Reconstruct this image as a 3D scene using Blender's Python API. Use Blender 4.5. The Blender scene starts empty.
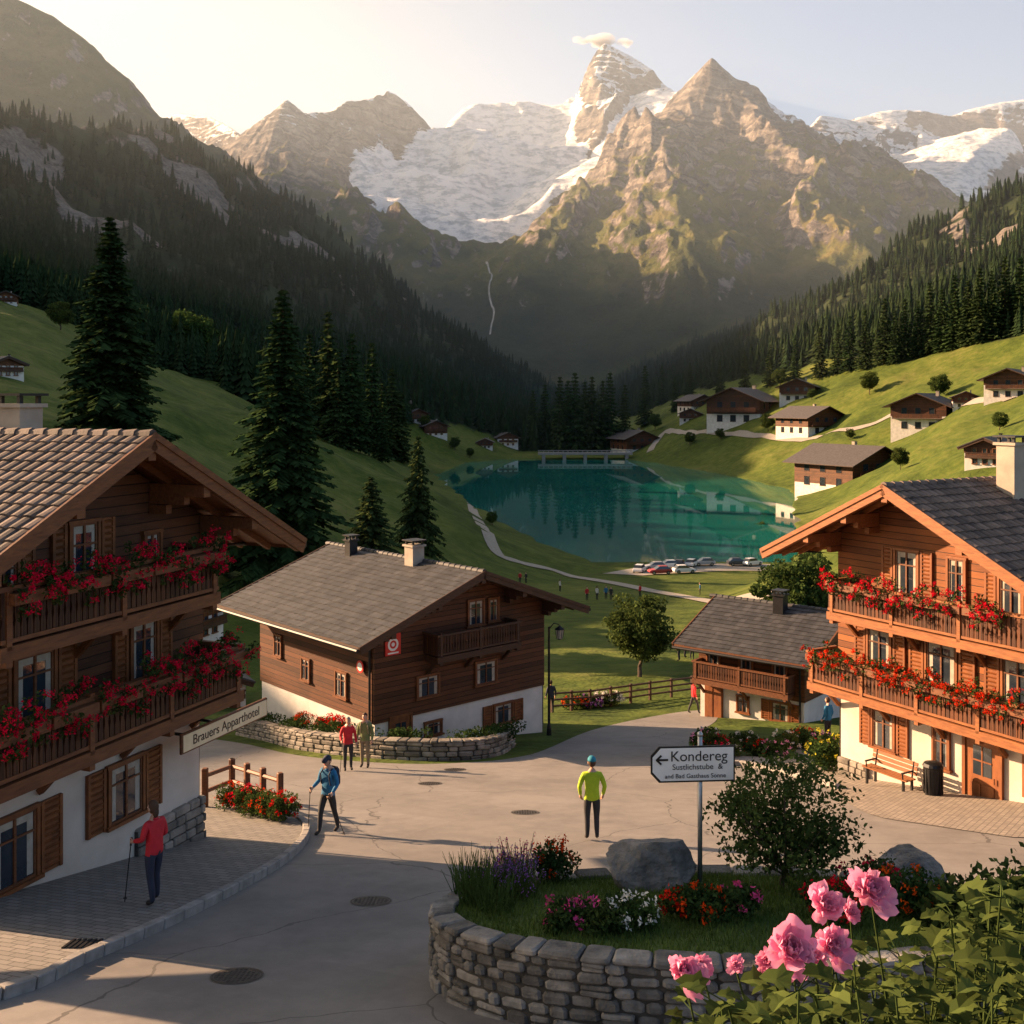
import bpy, math, random
import numpy as np
from mathutils import Vector, Matrix, Quaternion
random.seed(7); rng=np.random.default_rng(11)
F=1098.0
scene=bpy.context.scene
col=scene.collection
# ---------------------------------------------------------------- noise
def _h(ix,iy,s):
    n=(ix.astype(np.int64)*374761393+iy.astype(np.int64)*668265263+s*1442695041)&0x7fffffff
    n=((n^(n>>13))*1274126177)&0x7fffffff
    return (n^(n>>16))
def pn(x,y,s=0):
    ix=np.floor(x);iy=np.floor(y);fx=x-ix;fy=y-iy
    u=fx*fx*fx*(fx*(fx*6-15)+10);v=fy*fy*fy*(fy*(fy*6-15)+10)
    def g(dx,dy):
        a=(_h(ix+dx,iy+dy,s)%4096)/4096.0*2*np.pi
        return np.cos(a)*(fx-dx)+np.sin(a)*(fy-dy)
    a=g(0,0);b=g(1,0);c=g(0,1);d=g(1,1)
    return ((a+(b-a)*u)*(1-v)+(c+(d-c)*u)*v)*1.4
def fbm(x,y,o=4,s=0):
    r=0;a=.5
    for i in range(o):
        r=r+a*pn(x,y,s+i);x=x*2.03+13.1;y=y*2.03+7.7;a*=.5
    return r
def ridged(x,y,o=5,s=0):
    r=0;a=.5;w=1
    for i in range(o):
        n=1-np.abs(pn(x,y,s+i));n=n*n*w;r=r+a*n;w=np.clip(n*1.6,0,1);x=x*2.07+3.1;y=y*2.07+9.2;a*=.5
    return r
def ss(a,b,x):
    t=np.clip((x-a)/(b-a),0,1);return t*t*(3-2*t)
# ---------------------------------------------------------------- terrain
def RP(px,py,d): return ((px-512)/F*d,d,(400-py)/F*d)
def poly_d(x,y,pts):
    out=[]
    for (a,b) in zip(pts[:-1],pts[1:]):
        ax,ay,az=a;bx,by,bz=b
        dx=bx-ax;dy=by-ay;L=dx*dx+dy*dy+1e-6
        t=np.clip(((x-ax)*dx+(y-ay)*dy)/L,0,1)
        d=np.sqrt((x-ax-t*dx)**2+(y-ay-t*dy)**2)
        out.append((d,az+(bz-az)*t))
    return out
LF=[(-560,-100,0),(-530,300,60),(-490,600,150),(-420,900,236),(-363,1100,268),(-311,1300,258),(-249,1500,210),(-173,1700,142),(-73,1900,82),(34,2100,15)]
LR=[(-1250,1900,850),(-932,2000,748),(-840,2000,705),(-755,2050,615),(-722,2150,540),(-760,2400,470)]
LH=[(-1250,1900,850),(-1500,2600,930),(-1720,3300,990),(-2300,4200,1100)]  # hidden ridge out of view, added to cast shade on the lower massif
RF=[(620,0,60),(600,300,160),(560,600,210),(466,1000,200),(424,1200,150),(380,1500,84),(233,2000,14)]
MS=[
 [RP(120,130,4500),RP(180,112,4400),RP(210,115,4200),RP(240,133,3700),RP(270,112,3620),RP(287,98,3600),RP(305,112,3620),RP(330,110,3650),RP(372,84,3700),RP(405,56,3700),RP(434,74,3780),RP(465,100,4000),RP(505,99,4300),RP(540,94,4150),RP(572,68,4150),RP(605,42,4200),RP(642,62,4150),RP(668,78,4000),RP(684,84,3500),RP(712,56,3200),RP(745,92,3420),RP(765,96,4800),RP(790,111,5000),RP(850,119,5200),RP(880,110,5200),RP(920,108,5200),RP(950,113,5200),RP(1000,101,5200),RP(1080,92,5200),RP(1250,110,5000),RP(1500,120,4600)],
 [RP(712,56,3200),RP(668,140,3020),RP(622,220,2820),RP(582,290,2620),RP(540,345,2420)],
 [RP(712,56,3200),RP(722,185,2930),RP(700,250,2720),RP(665,330,2450)],
 [RP(712,56,3200),RP(785,145,3080),RP(850,225,2900),RP(900,290,2700),RP(870,350,2450)],
 [RP(405,56,3700),RP(340,145,3500),RP(290,230,3220),RP(345,305,2900),RP(415,348,2600)],
 [RP(405,56,3700),RP(425,115,3580)],
 [RP(287,98,3600),RP(250,180,3300),RP(250,250,3000),RP(300,310,2700)],
 [RP(605,42,4200),RP(588,105,3990),RP(555,140,3850)],
 [RP(605,42,4200),RP(652,110,3900)],
 [RP(850,225,2900),RP(960,245,3100),RP(1050,200,3400),RP(1200,180,3600)],
 [RP(920,108,5200),RP(930,160,4700)],
]
GL=[
 ([RP(515,100,4150),RP(505,140,3750),RP(480,190,3400),RP(460,254,3000)],(150,260,260,180)),
 ([RP(655,148,3640),RP(585,160,3450),RP(510,195,3320)],(125,170,190)),
 ([RP(462,125,3820),RP(415,168,3480),RP(450,220,3230)],(60,180,210)),
 ([RP(655,90,3950),RP(625,140,3700)],(60,100)),
 ([RP(338,190,3320),RP(405,203,3280)],(95,150)),
 ([RP(795,128,4850),RP(850,160,4400),RP(900,185,4100),RP(990,192,4000)],(190,210,200,130)),
 ([RP(970,130,4900),RP(900,180,4200)],(200,200)),
]
XLy=[50,60,110,170,205,225,245,330,468,560,600,700,2000,8000];XLx=[-12,-12,-2,5,17,13,6,-12,-33,-24,0,20,60,60]
XRy=[50,60,120,160,204,250,390,470,560,600,700,900,2000,8000];XRx=[30,28,20,30,52,66,100,92,72,60,60,90,150,150]
def foot(y):
    return np.interp(y,XLy,XLx),np.interp(y,XRy,XRx)
def ground(x,y,full=False):
    x=np.atleast_1d(np.asarray(x,float));y=np.atleast_1d(np.asarray(y,float))
    b=np.interp(y,[-200,60,110,160,200,560,600,900,2000,2600,8000],[35.1,-16.9,-22.2,-27.8,-31.6,-31.6,-31.2,-18,20,50,90])
    xl,xr=foot(y)
    w=ss(52,92,y);w2=ss(48,100,y)
    L=np.clip(xl-x,0,None);R=np.clip(x-xr,0,None)
    L=L*L/(L+9);R=R*R/(R+6)
    ris=w*(260*(1-np.exp(-.5*L/260)))+w2*(220*(1-np.exp(-.56*R/220)))
    nz=fbm(x/38,y/48,3,5)*np.clip((y-60)/60,0,1)*np.clip((L+R)/16,0,1)*5.5+pn(x/13,y/15,9)*.7*np.clip((L+R)/10,0,1)*np.clip((y-60)/40,0,1)
    z=b+ris+nz
    din=np.minimum(np.minimum(x-xl,xr-x),np.minimum(y-214,592-y))+pn(x/14,y/14,3)*2.2
    z=np.where((y>206)&(y<600),z-.35*np.clip(din,0,22)-.25*np.clip(din,0,2),z)
    wx=x+45*fbm(x/160,y/160,3,21);wy=y+45*fbm(x/160,y/160,3,31)
    hf=np.full_like(z,-1e9)
    for pts,k,jag in ((LF,.72,1),(RF,.62,1)):
        for d,h in poly_d(wx,wy,pts):
            hf=np.maximum(hf,h-k*d)
    hf=hf+22*fbm(x/90,y/90,4,41)*ss(-20,80,hf)+22*(ridged(x/150,y/190,4,45)-.5)*ss(20,120,hf)
    far=y>1300
    z=np.maximum(z,hf) 
    snow=np.zeros_like(z);mass=np.zeros_like(z)
    if far.any():
        X=x[far];Y=y[far]
        wX=X+100*fbm(X/420,Y/420,4,51);wY=Y+100*fbm(X/420,Y/420,4,61)
        m=np.full_like(X,-1e9);md=np.full_like(X,1e9)
        for pts in MS:
            for (d0,h0),(d1,h1) in zip(poly_d(X,Y,pts),poly_d(wX,wY,pts)):
                t=ss(20,260,d0);d=d0*(1-t)+d1*t
                hh=h0-(.60*d+.36*260*(1-np.exp(-d/260)))
                md=np.where(hh>m,d0,md);m=np.maximum(m,hh)
        lm=np.full_like(X,-1e9)
        for pts in (LR,LH):
            for (d0,h0),(d1,h1) in zip(poly_d(X,Y,pts),poly_d(wX,wY,pts)):
                t=ss(20,260,d0);d=d0*(1-t)+d1*t
                hh=h0-.8*d
                md=np.where(hh>m,d0,md);lm=np.maximum(lm,hh);m=np.maximum(m,hh)
        calm=np.where(lm>=m-1,.6,1.)
        amp=np.clip(m/600,.15,1)*np.clip(md/230,.05,1)*calm
        rn=ridged(X/360+.35*fbm(X/300,Y/300,2,3),Y/760,6,71)
        r2=ridged(X/95+.35*fbm(X/90,Y/120,2,4),Y/230,5,75)
        m2=m+amp*(rn-.74)*160+amp*(r2-.55)*52+amp*9*fbm(X/40,Y/40,3,81)
        st=(m2*1.0+.25*X+.1*Y+50*fbm(X/300,Y/300,3,91))/34.0
        fr=st-np.floor(st)
        m2=m2+ss(350,700,m2)*(ss(.15,.85,fr)-fr)*13*np.clip(md/60,.3,1)*calm
        s=np.zeros_like(X)
        gx_=X+70*fbm(X/200,Y/200,3,15);gy_=Y+70*fbm(X/200,Y/200,3,16)
        m3=m2.copy()
        for pts,ws in GL:
            for i,(d,h) in enumerate(poly_d(gx_,gy_,pts)):
                W=(ws[i]+ws[i+1])/2
                wt=ss(W*1.6,W*.75,d)
                g=h-.12*d+7*fbm(X/70,Y/70,4,17)+15*(ridged(X/160,Y/90,4,18)-.5)
                m3=m3*(1-wt)+g*wt;s=np.maximum(s,ss(W*1.35,W*.95,d))
        snow[far]=s;mass[far]=ss(0,30,m3-z[far])
        z[far]=np.maximum(z[far],m3)
    if full: return z,snow,mass,hf,ris
    return z
def gz(x,y): return float(ground(x,y)[0])
def hit(px,py,d0=60,d1=2200):
    ds=np.geomspace(d0,d1,1600);x=(px-512)/F*ds;zr=(400-py)/F*ds
    g=ground(x,ds);k=np.argmax(g>=zr)
    if not (g>=zr).any(): k=len(ds)-1
    return float(x[k]),float(ds[k]),float(g[k])
def zp(y): return -4.9-.2*y
def G(px,py):
    d=4.9/((py-400)/F-.2);return ((px-512)/F*d,d)
# ---------------------------------------------------------------- materials
M={}
def newmat(name):
    m=bpy.data.materials.new(name);m.use_nodes=True;nt=m.node_tree
    return m,nt,nt.nodes['Principled BSDF']
def N(nt,t,**k):
    n=nt.nodes.new(t)
    for a,b in k.items(): setattr(n,a,b)
    return n
def lk(nt,a,b): nt.links.new(a,b)
def ramp(nt,fac,stops):
    r=nt.nodes.new('ShaderNodeValToRGB');e=r.color_ramp.elements
    while len(e)<len(stops): e.new(.5)
    for i,(p,c) in enumerate(stops):
        e[i].position=p;e[i].color=(*c,1) if len(c)==3 else c
    lk(nt,fac,r.inputs[0]);return r.outputs[0]
def mix(nt,f,a,b,mode='MIX'):
    n=nt.nodes.new('ShaderNodeMix');n.data_type='RGBA';n.blend_type=mode
    for s,v in ((0,f),(6,a),(7,b)):
        if hasattr(v,'links') : lk(nt,v,n.inputs[s])
        elif s==0: n.inputs[0].default_value=v
        else: n.inputs[s].default_value=(*v,1)
    return n.outputs[2]
def mth(nt,op,a,b=None,c=None,clamp=False):
    n=nt.nodes.new('ShaderNodeMath');n.operation=op;n.use_clamp=clamp
    for i,v in enumerate((a,b,c)):
        if v is None: continue
        if hasattr(v,'links'): lk(nt,v,n.inputs[i])
        else: n.inputs[i].default_value=v
    return n.outputs[0]
def noise(nt,vec,scale,detail=3,rough=.55):
    n=N(nt,'ShaderNodeTexNoise');n.inputs['Scale'].default_value=scale;n.inputs['Detail'].default_value=detail;n.inputs['Roughness'].default_value=rough
    if vec is not None: lk(nt,vec,n.inputs['Vector'])
    return n.outputs['Fac']
def mapping(nt,vec,scale=(1,1,1),rot=(0,0,0)):
    n=N(nt,'ShaderNodeMapping');n.inputs['Scale'].default_value=scale;n.inputs['Rotation'].default_value=rot;lk(nt,vec,n.inputs['Vector']);return n.outputs[0]
def bump(nt,bs,h,strength=.5,dist=.02):
    n=N(nt,'ShaderNodeBump');n.inputs['Distance'].default_value=dist
    if hasattr(strength,'links'): lk(nt,strength,n.inputs['Strength'])
    else: n.inputs['Strength'].default_value=strength
    lk(nt,h,n.inputs['Height']);lk(nt,n.outputs[0],bs.inputs['Normal'])
def pmat(name,c1,c2=None,scale=4,rough=.7,bmp=.3,bdist=.01,bscale=None,stretch=(1,1,1),metal=0,rand=0,spec=.4,c3=None):
    m,nt,bs=newmat(name);M[name]=m
    co=N(nt,'ShaderNodeTexCoord').outputs['Object'];v=mapping(nt,co,stretch) if stretch!=(1,1,1) else co
    c2=c2 or tuple(x*.6 for x in c1)
    n=noise(nt,v,scale,4)
    st=[(.3,c2),(.68,c1)] if c3 is None else [(.28,c2),(.5,c1),(.72,c3)]
    c=ramp(nt,n,st)
    if rand:
        oi=N(nt,'ShaderNodeObjectInfo').outputs['Random'];g=N(nt,'ShaderNodeNewGeometry').outputs['Random Per Island']
        r=mth(nt,'ADD',oi,g);r=mth(nt,'FRACT',r)
        hs=N(nt,'ShaderNodeHueSaturation');lk(nt,c,hs.inputs['Color']);lk(nt,mth(nt,'MULTIPLY_ADD',r,rand,1-rand/2),hs.inputs['Value']);c=hs.outputs[0]
    lk(nt,c,bs.inputs['Base Color']);bs.inputs['Roughness'].default_value=rough;bs.inputs['Metallic'].default_value=metal
    bs.inputs['Specular IOR Level'].default_value=spec
    if bmp: bump(nt,bs,noise(nt,v,bscale or scale*4,3),bmp,bdist)
    return m
def foliage(name,c1,c2,trans=.25,scale=.7,rand=.7):
    m,nt,bs=newmat(name);M[name]=m
    co=N(nt,'ShaderNodeTexCoord').outputs['Object']
    n=noise(nt,co,scale,2);c=ramp(nt,n,[(.32,c2),(.7,c1)])
    g=N(nt,'ShaderNodeNewGeometry').outputs['Random Per Island'];oi=N(nt,'ShaderNodeObjectInfo').outputs['Random']
    r=mth(nt,'FRACT',mth(nt,'ADD',g,oi))
    hs=N(nt,'ShaderNodeHueSaturation');lk(nt,c,hs.inputs['Color']);lk(nt,mth(nt,'MULTIPLY_ADD',r,rand,1-rand/2),hs.inputs['Value'])
    lk(nt,mth(nt,'MULTIPLY_ADD',oi,.04,.48),hs.inputs['Hue'])
    if trans:
        d=N(nt,'ShaderNodeBsdfDiffuse');lk(nt,hs.outputs[0],d.inputs['Color'])
        t=N(nt,'ShaderNodeBsdfTranslucent');lk(nt,hs.outputs[0],t.inputs['Color'])
        mx=N(nt,'ShaderNodeMixShader');mx.inputs[0].default_value=trans
        lk(nt,d.outputs[0],mx.inputs[1]);lk(nt,t.outputs[0],mx.inputs[2]);lk(nt,mx.outputs[0],nt.nodes['Material Output'].inputs['Surface'])
    else:
        d=N(nt,'ShaderNodeBsdfDiffuse');lk(nt,hs.outputs[0],d.inputs['Color']);lk(nt,d.outputs[0],nt.nodes['Material Output'].inputs['Surface'])
    nt.nodes.remove(bs)
    return m
def ss_n(nt,v,a,b):
    n=N(nt,'ShaderNodeMapRange');n.interpolation_type='SMOOTHSTEP';n.inputs[1].default_value=a;n.inputs[2].default_value=b;lk(nt,v,n.inputs[0]);return n.outputs[0]
def wood(name,c1,c2,plank=.17,axis='Z'):
    m,nt,bs=newmat(name);M[name]=m
    co=N(nt,'ShaderNodeTexCoord').outputs['Object'];sp=N(nt,'ShaderNodeSeparateXYZ');lk(nt,co,sp.inputs[0])
    if axis=='Z': q=mth(nt,'DIVIDE',sp.outputs[2],plank);gv=mapping(nt,co,(1.2,1.2,22))
    else: q=mth(nt,'DIVIDE',mth(nt,'ADD',sp.outputs[0],sp.outputs[1]),plank);gv=mapping(nt,co,(22,22,1.2))
    fl=mth(nt,'FLOOR',q);fr=mth(nt,'FRACT',q)
    wn=N(nt,'ShaderNodeTexWhiteNoise',noise_dimensions='1D');lk(nt,fl,wn.inputs['W'])
    gr=noise(nt,gv,1.6,4,.65)
    fac=mth(nt,'ADD',mth(nt,'MULTIPLY',gr,.65),mth(nt,'MULTIPLY',wn.outputs['Value'],.38))
    c=ramp(nt,fac,[(.28,c2),(.68,c1)])
    big=noise(nt,co,.5,2);c=mix(nt,mth(nt,'MULTIPLY',ss_n(nt,big,.45,.7),.45),c,tuple(x*.5 for x in c2))
    gap=mth(nt,'LESS_THAN',fr,.11)
    c=mix(nt,mth(nt,'MULTIPLY',gap,.9),c,tuple(x*.12 for x in c2))
    lk(nt,c,bs.inputs['Base Color']);bs.inputs['Roughness'].default_value=.62;bs.inputs['Specular IOR Level'].default_value=.3
    h=mth(nt,'ADD',mth(nt,'MULTIPLY',gr,.25),mth(nt,'MULTIPLY',mth(nt,'SUBTRACT',1,gap),1))
    bump(nt,bs,h,.7,.015);return m
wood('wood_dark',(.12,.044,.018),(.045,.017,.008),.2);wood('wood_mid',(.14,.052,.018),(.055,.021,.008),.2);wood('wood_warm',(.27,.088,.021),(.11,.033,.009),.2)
wood('wood_board',(.115,.038,.012),(.045,.015,.006),.14,'X')
wood('wood_board_dark',(.08,.03,.012),(.035,.013,.006),.14,'X')
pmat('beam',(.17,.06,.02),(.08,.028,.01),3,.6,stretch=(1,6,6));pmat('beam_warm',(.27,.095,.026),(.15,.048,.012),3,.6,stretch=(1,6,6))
pmat('beam_dark',(.07,.03,.015),(.033,.015,.008),3,.6,stretch=(1,6,6))
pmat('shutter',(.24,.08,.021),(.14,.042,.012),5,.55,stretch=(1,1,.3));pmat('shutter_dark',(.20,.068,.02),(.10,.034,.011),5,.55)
pmat('plaster',(.56,.50,.43),(.42,.36,.30),.9,.9,.25,.01,30);pmat('plaster_white',(.66,.63,.58),(.48,.46,.42),.9,.9,.25,.01,30)
pmat('plaster_cream',(.36,.31,.25),(.26,.22,.18),2,.9,.3,.01,30)
pmat('stone',(.25,.22,.185),(.11,.10,.083),3,.85,.6,.02,14,rand=.8);pmat('stone_grey',(.19,.18,.165),(.07,.067,.062),4,.88,.9,.03,16,rand=1.0)
pmat('mortar',(.06,.055,.047),(.03,.028,.024),6,.95,.5,.02)
pmat('boulder',(.24,.22,.2),(.08,.076,.07),2.6,.9,1,.06,8)
pmat('tile_clay',(.115,.083,.068),(.048,.039,.035),2.2,.75,.4,.01,20,rand=.8,c3=(.155,.115,.09));pmat('tile_slate',(.048,.048,.052),(.026,.027,.031),2.0,.7,.4,.01,20,rand=.6)
pmat('tile_far',(.09,.08,.078),(.05,.046,.047),1.5,.8,0)
pmat('glass',(.03,.04,.05),(.015,.02,.03),2,.06,0,spec=.8);pmat('curtain',(.4,.36,.3),(.28,.25,.2),6,.9,0)
pmat('metal_dark',(.03,.03,.032),(.02,.02,.022),5,.45,0,metal=.6);pmat('metal_grey',(.4,.41,.42),(.3,.31,.32),5,.4,0,metal=.8)
pmat('manhole_iron',(.07,.062,.055),(.04,.036,.033),8,.6,.3,metal=.3)
pmat('kerb',(.3,.28,.26),(.18,.17,.155),4,.85,.4,.01);pmat('sign_white',(.78,.77,.74),(.7,.69,.66),3,.45,0);pmat('sign_cream',(.78,.62,.38),(.66,.5,.3),3,.6,.1);pmat('black',(.012,.012,.012),(.01,.01,.01),3,.5,0);pmat('sign_red',(.6,.03,.02),(.5,.025,.02),3,.45,0)
pmat('bark',(.10,.07,.05),(.045,.033,.025),3,.9,.8,.03,stretch=(3,3,.6))
pmat('foam',(.42,.43,.43),(.2,.2,.19),.03,.9,0)
foliage('needles',(.042,.068,.022),(.016,.030,.013),0,.5,.9);foliage('needles_far',(.032,.052,.021),(.014,.026,.013),0,.1,.7)
foliage('leaves',(.075,.11,.03),(.032,.055,.017),.3,1.5);foliage('leaves_dark',(.05,.082,.024),(.024,.042,.014),.25,1.5);foliage('grass_blade',(.12,.17,.04),(.06,.09,.022),.3,1)
foliage('red_petals',(.70,.026,.01),(.40,.012,.006),.25,3,.6);foliage('pink_petals',(.86,.42,.62),(.8,.28,.48),.35,14,.35);foliage('white_petals',(.8,.77,.73),(.65,.62,.55),.3,3,.3);foliage('purple_petals',(.26,.11,.34),(.15,.06,.22),.2,3,.6);foliage('yellow_petals',(.6,.5,.05),(.45,.36,.04),.2,3,.5);foliage('magenta_petals',(.6,.08,.24),(.4,.04,.14),.25,3,.5)
def asphalt():
    m,nt,bs=newmat('asphalt');M['asphalt']=m
    co=N(nt,'ShaderNodeTexCoord').outputs['Object']
    a=noise(nt,co,.35,4,.6);b=noise(nt,co,2.2,4,.7);f=noise(nt,co,90,1)
    c=ramp(nt,mth(nt,'ADD',mth(nt,'MULTIPLY',a,.6),mth(nt,'MULTIPLY',b,.4)),[(.35,(.135,.127,.122)),(.6,(.245,.227,.21))])
    c=mix(nt,mth(nt,'MULTIPLY',f,.45),c,(.085,.08,.076))
    v=N(nt,'ShaderNodeTexVoronoi',feature='DISTANCE_TO_EDGE');v.inputs['Scale'].default_value=.16
    wv=N(nt,'ShaderNodeVectorMath',operation='ADD');n3=N(nt,'ShaderNodeTexNoise');n3.inputs['Scale'].default_value=.6;n3.inputs['Detail'].default_value=4;lk(nt,co,n3.inputs['Vector'])
    lk(nt,co,wv.inputs[0]);lk(nt,n3.outputs['Color'],wv.inputs[1]);lk(nt,wv.outputs[0],v.inputs['Vector'])
    cr=mth(nt,'LESS_THAN',v.outputs['Distance'],.0026)
    c=mix(nt,mth(nt,'MULTIPLY',cr,.7),c,(.04,.037,.034))
    br=N(nt,'ShaderNodeTexBrick');br.offset=.37;br.inputs['Scale'].default_value=.12;br.inputs['Mortar Size'].default_value=.0;br.inputs['Color1'].default_value=(.0,.0,.0,1);br.inputs['Color2'].default_value=(1,1,1,1);lk(nt,mapping(nt,co,rot=(0,0,.5)),br.inputs['Vector'])
    c=mix(nt,mth(nt,'MULTIPLY',br.outputs['Color'],.28),c,(.1,.093,.087))
    lk(nt,c,bs.inputs['Base Color']);bs.inputs['Roughness'].default_value=.75
    bump(nt,bs,f,.35,.004)
asphalt()
def paving(name,c1,c2,mort,scale,w=.5,h=.25,rot=0):
    m,nt,bs=newmat(name);M[name]=m
    co=N(nt,'ShaderNodeTexCoord').outputs['Object']
    br=N(nt,'ShaderNodeTexBrick');br.inputs['Scale'].default_value=scale;br.inputs['Mortar Size'].default_value=.018;br.inputs['Brick Width'].default_value=w;br.inputs['Row Height'].default_value=h
    br.inputs['Color1'].default_value=(*c1,1);br.inputs['Color2'].default_value=(*c2,1);br.inputs['Mortar'].default_value=(*mort,1)
    lk(nt,mapping(nt,co,rot=(0,0,rot)),br.inputs['Vector'])
    n=noise(nt,co,1.5,4);c=mix(nt,mth(nt,'MULTIPLY',n,.5),br.outputs['Color'],tuple(x*.5 for x in c2))
    lk(nt,c,bs.inputs['Base Color']);bs.inputs['Roughness'].default_value=.85
    bump(nt,bs,mth(nt,'SUBTRACT',noise(nt,co,20,2),mth(nt,'MULTIPLY',br.outputs['Fac'],3)),.5,.01)
paving('paving',(.25,.23,.21),(.17,.16,.145),(.07,.065,.055),1.6,rot=.4)
paving('paving_light',(.31,.265,.22),(.22,.19,.16),(.1,.09,.075),1.8,rot=-1.0)
def near_mat():
    m,nt,bs=newmat('meadow_and_forest_floor');M['near']=m
    co=N(nt,'ShaderNodeNewGeometry').outputs['Position']
    at=N(nt,'ShaderNodeAttribute',attribute_name='mask');sp=N(nt,'ShaderNodeSeparateColor');lk(nt,at.outputs['Color'],sp.inputs[0])
    fo,ro=sp.outputs[0],sp.outputs[2]
    n1=noise(nt,co,.022,4,.6);n2=noise(nt,co,.35,4,.65);n3=noise(nt,co,6,1)
    f=mth(nt,'ADD',mth(nt,'MULTIPLY',n1,.55),mth(nt,'MULTIPLY',n2,.45))
    g=ramp(nt,f,[(.38,(.04,.064,.013)),(.48,(.07,.102,.018)),(.56,(.105,.13,.026)),(.63,(.145,.155,.044))])
    g=mix(nt,mth(nt,'MULTIPLY',n3,.45),g,(.038,.052,.012))
    n4=noise(nt,co,.05,4,.7)
    fc=ramp(nt,n4,[(.35,(.016,.027,.013)),(.65,(.04,.054,.024))])
    c=mix(nt,fo,g,fc)
    rk=ramp(nt,mth(nt,'ADD',mth(nt,'MULTIPLY',n4,.5),mth(nt,'MULTIPLY',n2,.5)),[(.38,(.05,.046,.042)),(.6,(.2,.18,.16))])
    rb=ss_n(nt,mth(nt,'ADD',ro,mth(nt,'MULTIPLY',mth(nt,'SUBTRACT',n4,.5),1.6)),.35,.62)
    c=mix(nt,rb,c,rk)
    lk(nt,c,bs.inputs['Base Color']);bs.inputs['Roughness'].default_value=.95;bs.inputs['Specular IOR Level'].default_value=.1
    h=mth(nt,'ADD',mth(nt,'MULTIPLY',n2,.6),mth(nt,'MULTIPLY',mth(nt,'MULTIPLY',n4,rb),7))
    bump(nt,bs,h,.9,1.0)
near_mat()
def massif_mat():
    m,nt,bs=newmat('alpine_rock');M['massif']=m
    co=N(nt,'ShaderNodeNewGeometry').outputs['Position']
    at=N(nt,'ShaderNodeAttribute',attribute_name='mask');sp=N(nt,'ShaderNodeSeparateColor');lk(nt,at.outputs['Color'],sp.inputs[0])
    fo,sn,ro=sp.outputs[0],sp.outputs[1],sp.outputs[2]
    an=noise(nt,co,.007,5,.62)
    ag=ramp(nt,an,[(.36,(.045,.058,.02)),(.5,(.10,.11,.03)),(.62,(.165,.145,.052))])
    rn=noise(nt,co,.02,7,.68)
    fc=ramp(nt,rn,[(.35,(.018,.028,.015)),(.65,(.042,.054,.026))])
    c=mix(nt,fo,ag,fc)
    spx=N(nt,'ShaderNodeSeparateXYZ');lk(nt,co,spx.inputs[0])
    t=mth(nt,'ADD',mth(nt,'MULTIPLY',spx.outputs[2],.05),mth(nt,'MULTIPLY',spx.outputs[0],.013));t=mth(nt,'ADD',t,mth(nt,'MULTIPLY',an,7))
    stn=N(nt,'ShaderNodeTexNoise',noise_dimensions='1D');stn.inputs['Scale'].default_value=1.0;stn.inputs['Detail'].default_value=4;stn.inputs['Roughness'].default_value=.75;lk(nt,t,stn.inputs['W'])
    sf=stn.outputs['Fac']
    rk=ramp(nt,mth(nt,'ADD',mth(nt,'MULTIPLY',sf,.45),mth(nt,'MULTIPLY',rn,.55)),[(.41,(.04,.037,.038)),(.5,(.125,.112,.102)),(.59,(.27,.24,.21))])
    rb=mth(nt,'ADD',ro,mth(nt,'MULTIPLY',mth(nt,'SUBTRACT',rn,.5),1.6));rb=ss_n(nt,rb,.35,.62)
    c=mix(nt,rb,c,rk)
    k=mth(nt,'ADD',mth(nt,'MULTIPLY',rn,.45),mth(nt,'MULTIPLY',sf,.55))
    sb=mth(nt,'ADD',sn,mth(nt,'MULTIPLY',mth(nt,'SUBTRACT',k,.5),1.5));sb=ss_n(nt,sb,.47,.55)
    cre=noise(nt,mapping(nt,co,(1,.6,2.2)),.022,5,.72)
    sc=ramp(nt,cre,[(.40,(.38,.44,.50)),(.54,(.82,.83,.85))])
    c=mix(nt,sb,c,sc)
    lk(nt,c,bs.inputs['Base Color']);bs.inputs['Roughness'].default_value=.95;bs.inputs['Specular IOR Level'].default_value=.1
    hb=mth(nt,'ADD',mth(nt,'MULTIPLY',rn,28),mth(nt,'MULTIPLY',sf,9))
    hb=mth(nt,'MULTIPLY',hb,mth(nt,'MULTIPLY_ADD',sb,-.5,1))
    bump(nt,bs,hb,.95,1.0)
massif_mat()
def water_mat():
    m,nt,bs=newmat('water');M['water']=m
    co=N(nt,'ShaderNodeTexCoord').outputs['Object']
    c=ramp(nt,noise(nt,co,.02,2),[(.35,(.005,.105,.095)),(.65,(.012,.165,.14))])
    lk(nt,c,bs.inputs['Base Color']);bs.inputs['Roughness'].default_value=.02;bs.inputs['IOR'].default_value=1.4;bs.inputs['Specular IOR Level'].default_value=1.0
    h=mth(nt,'ADD',noise(nt,mapping(nt,co,(1,.5,1)),.35,3),mth(nt,'MULTIPLY',noise(nt,co,1.6,2),.3))
    bump(nt,bs,h,.06,.03)
water_mat()
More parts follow.
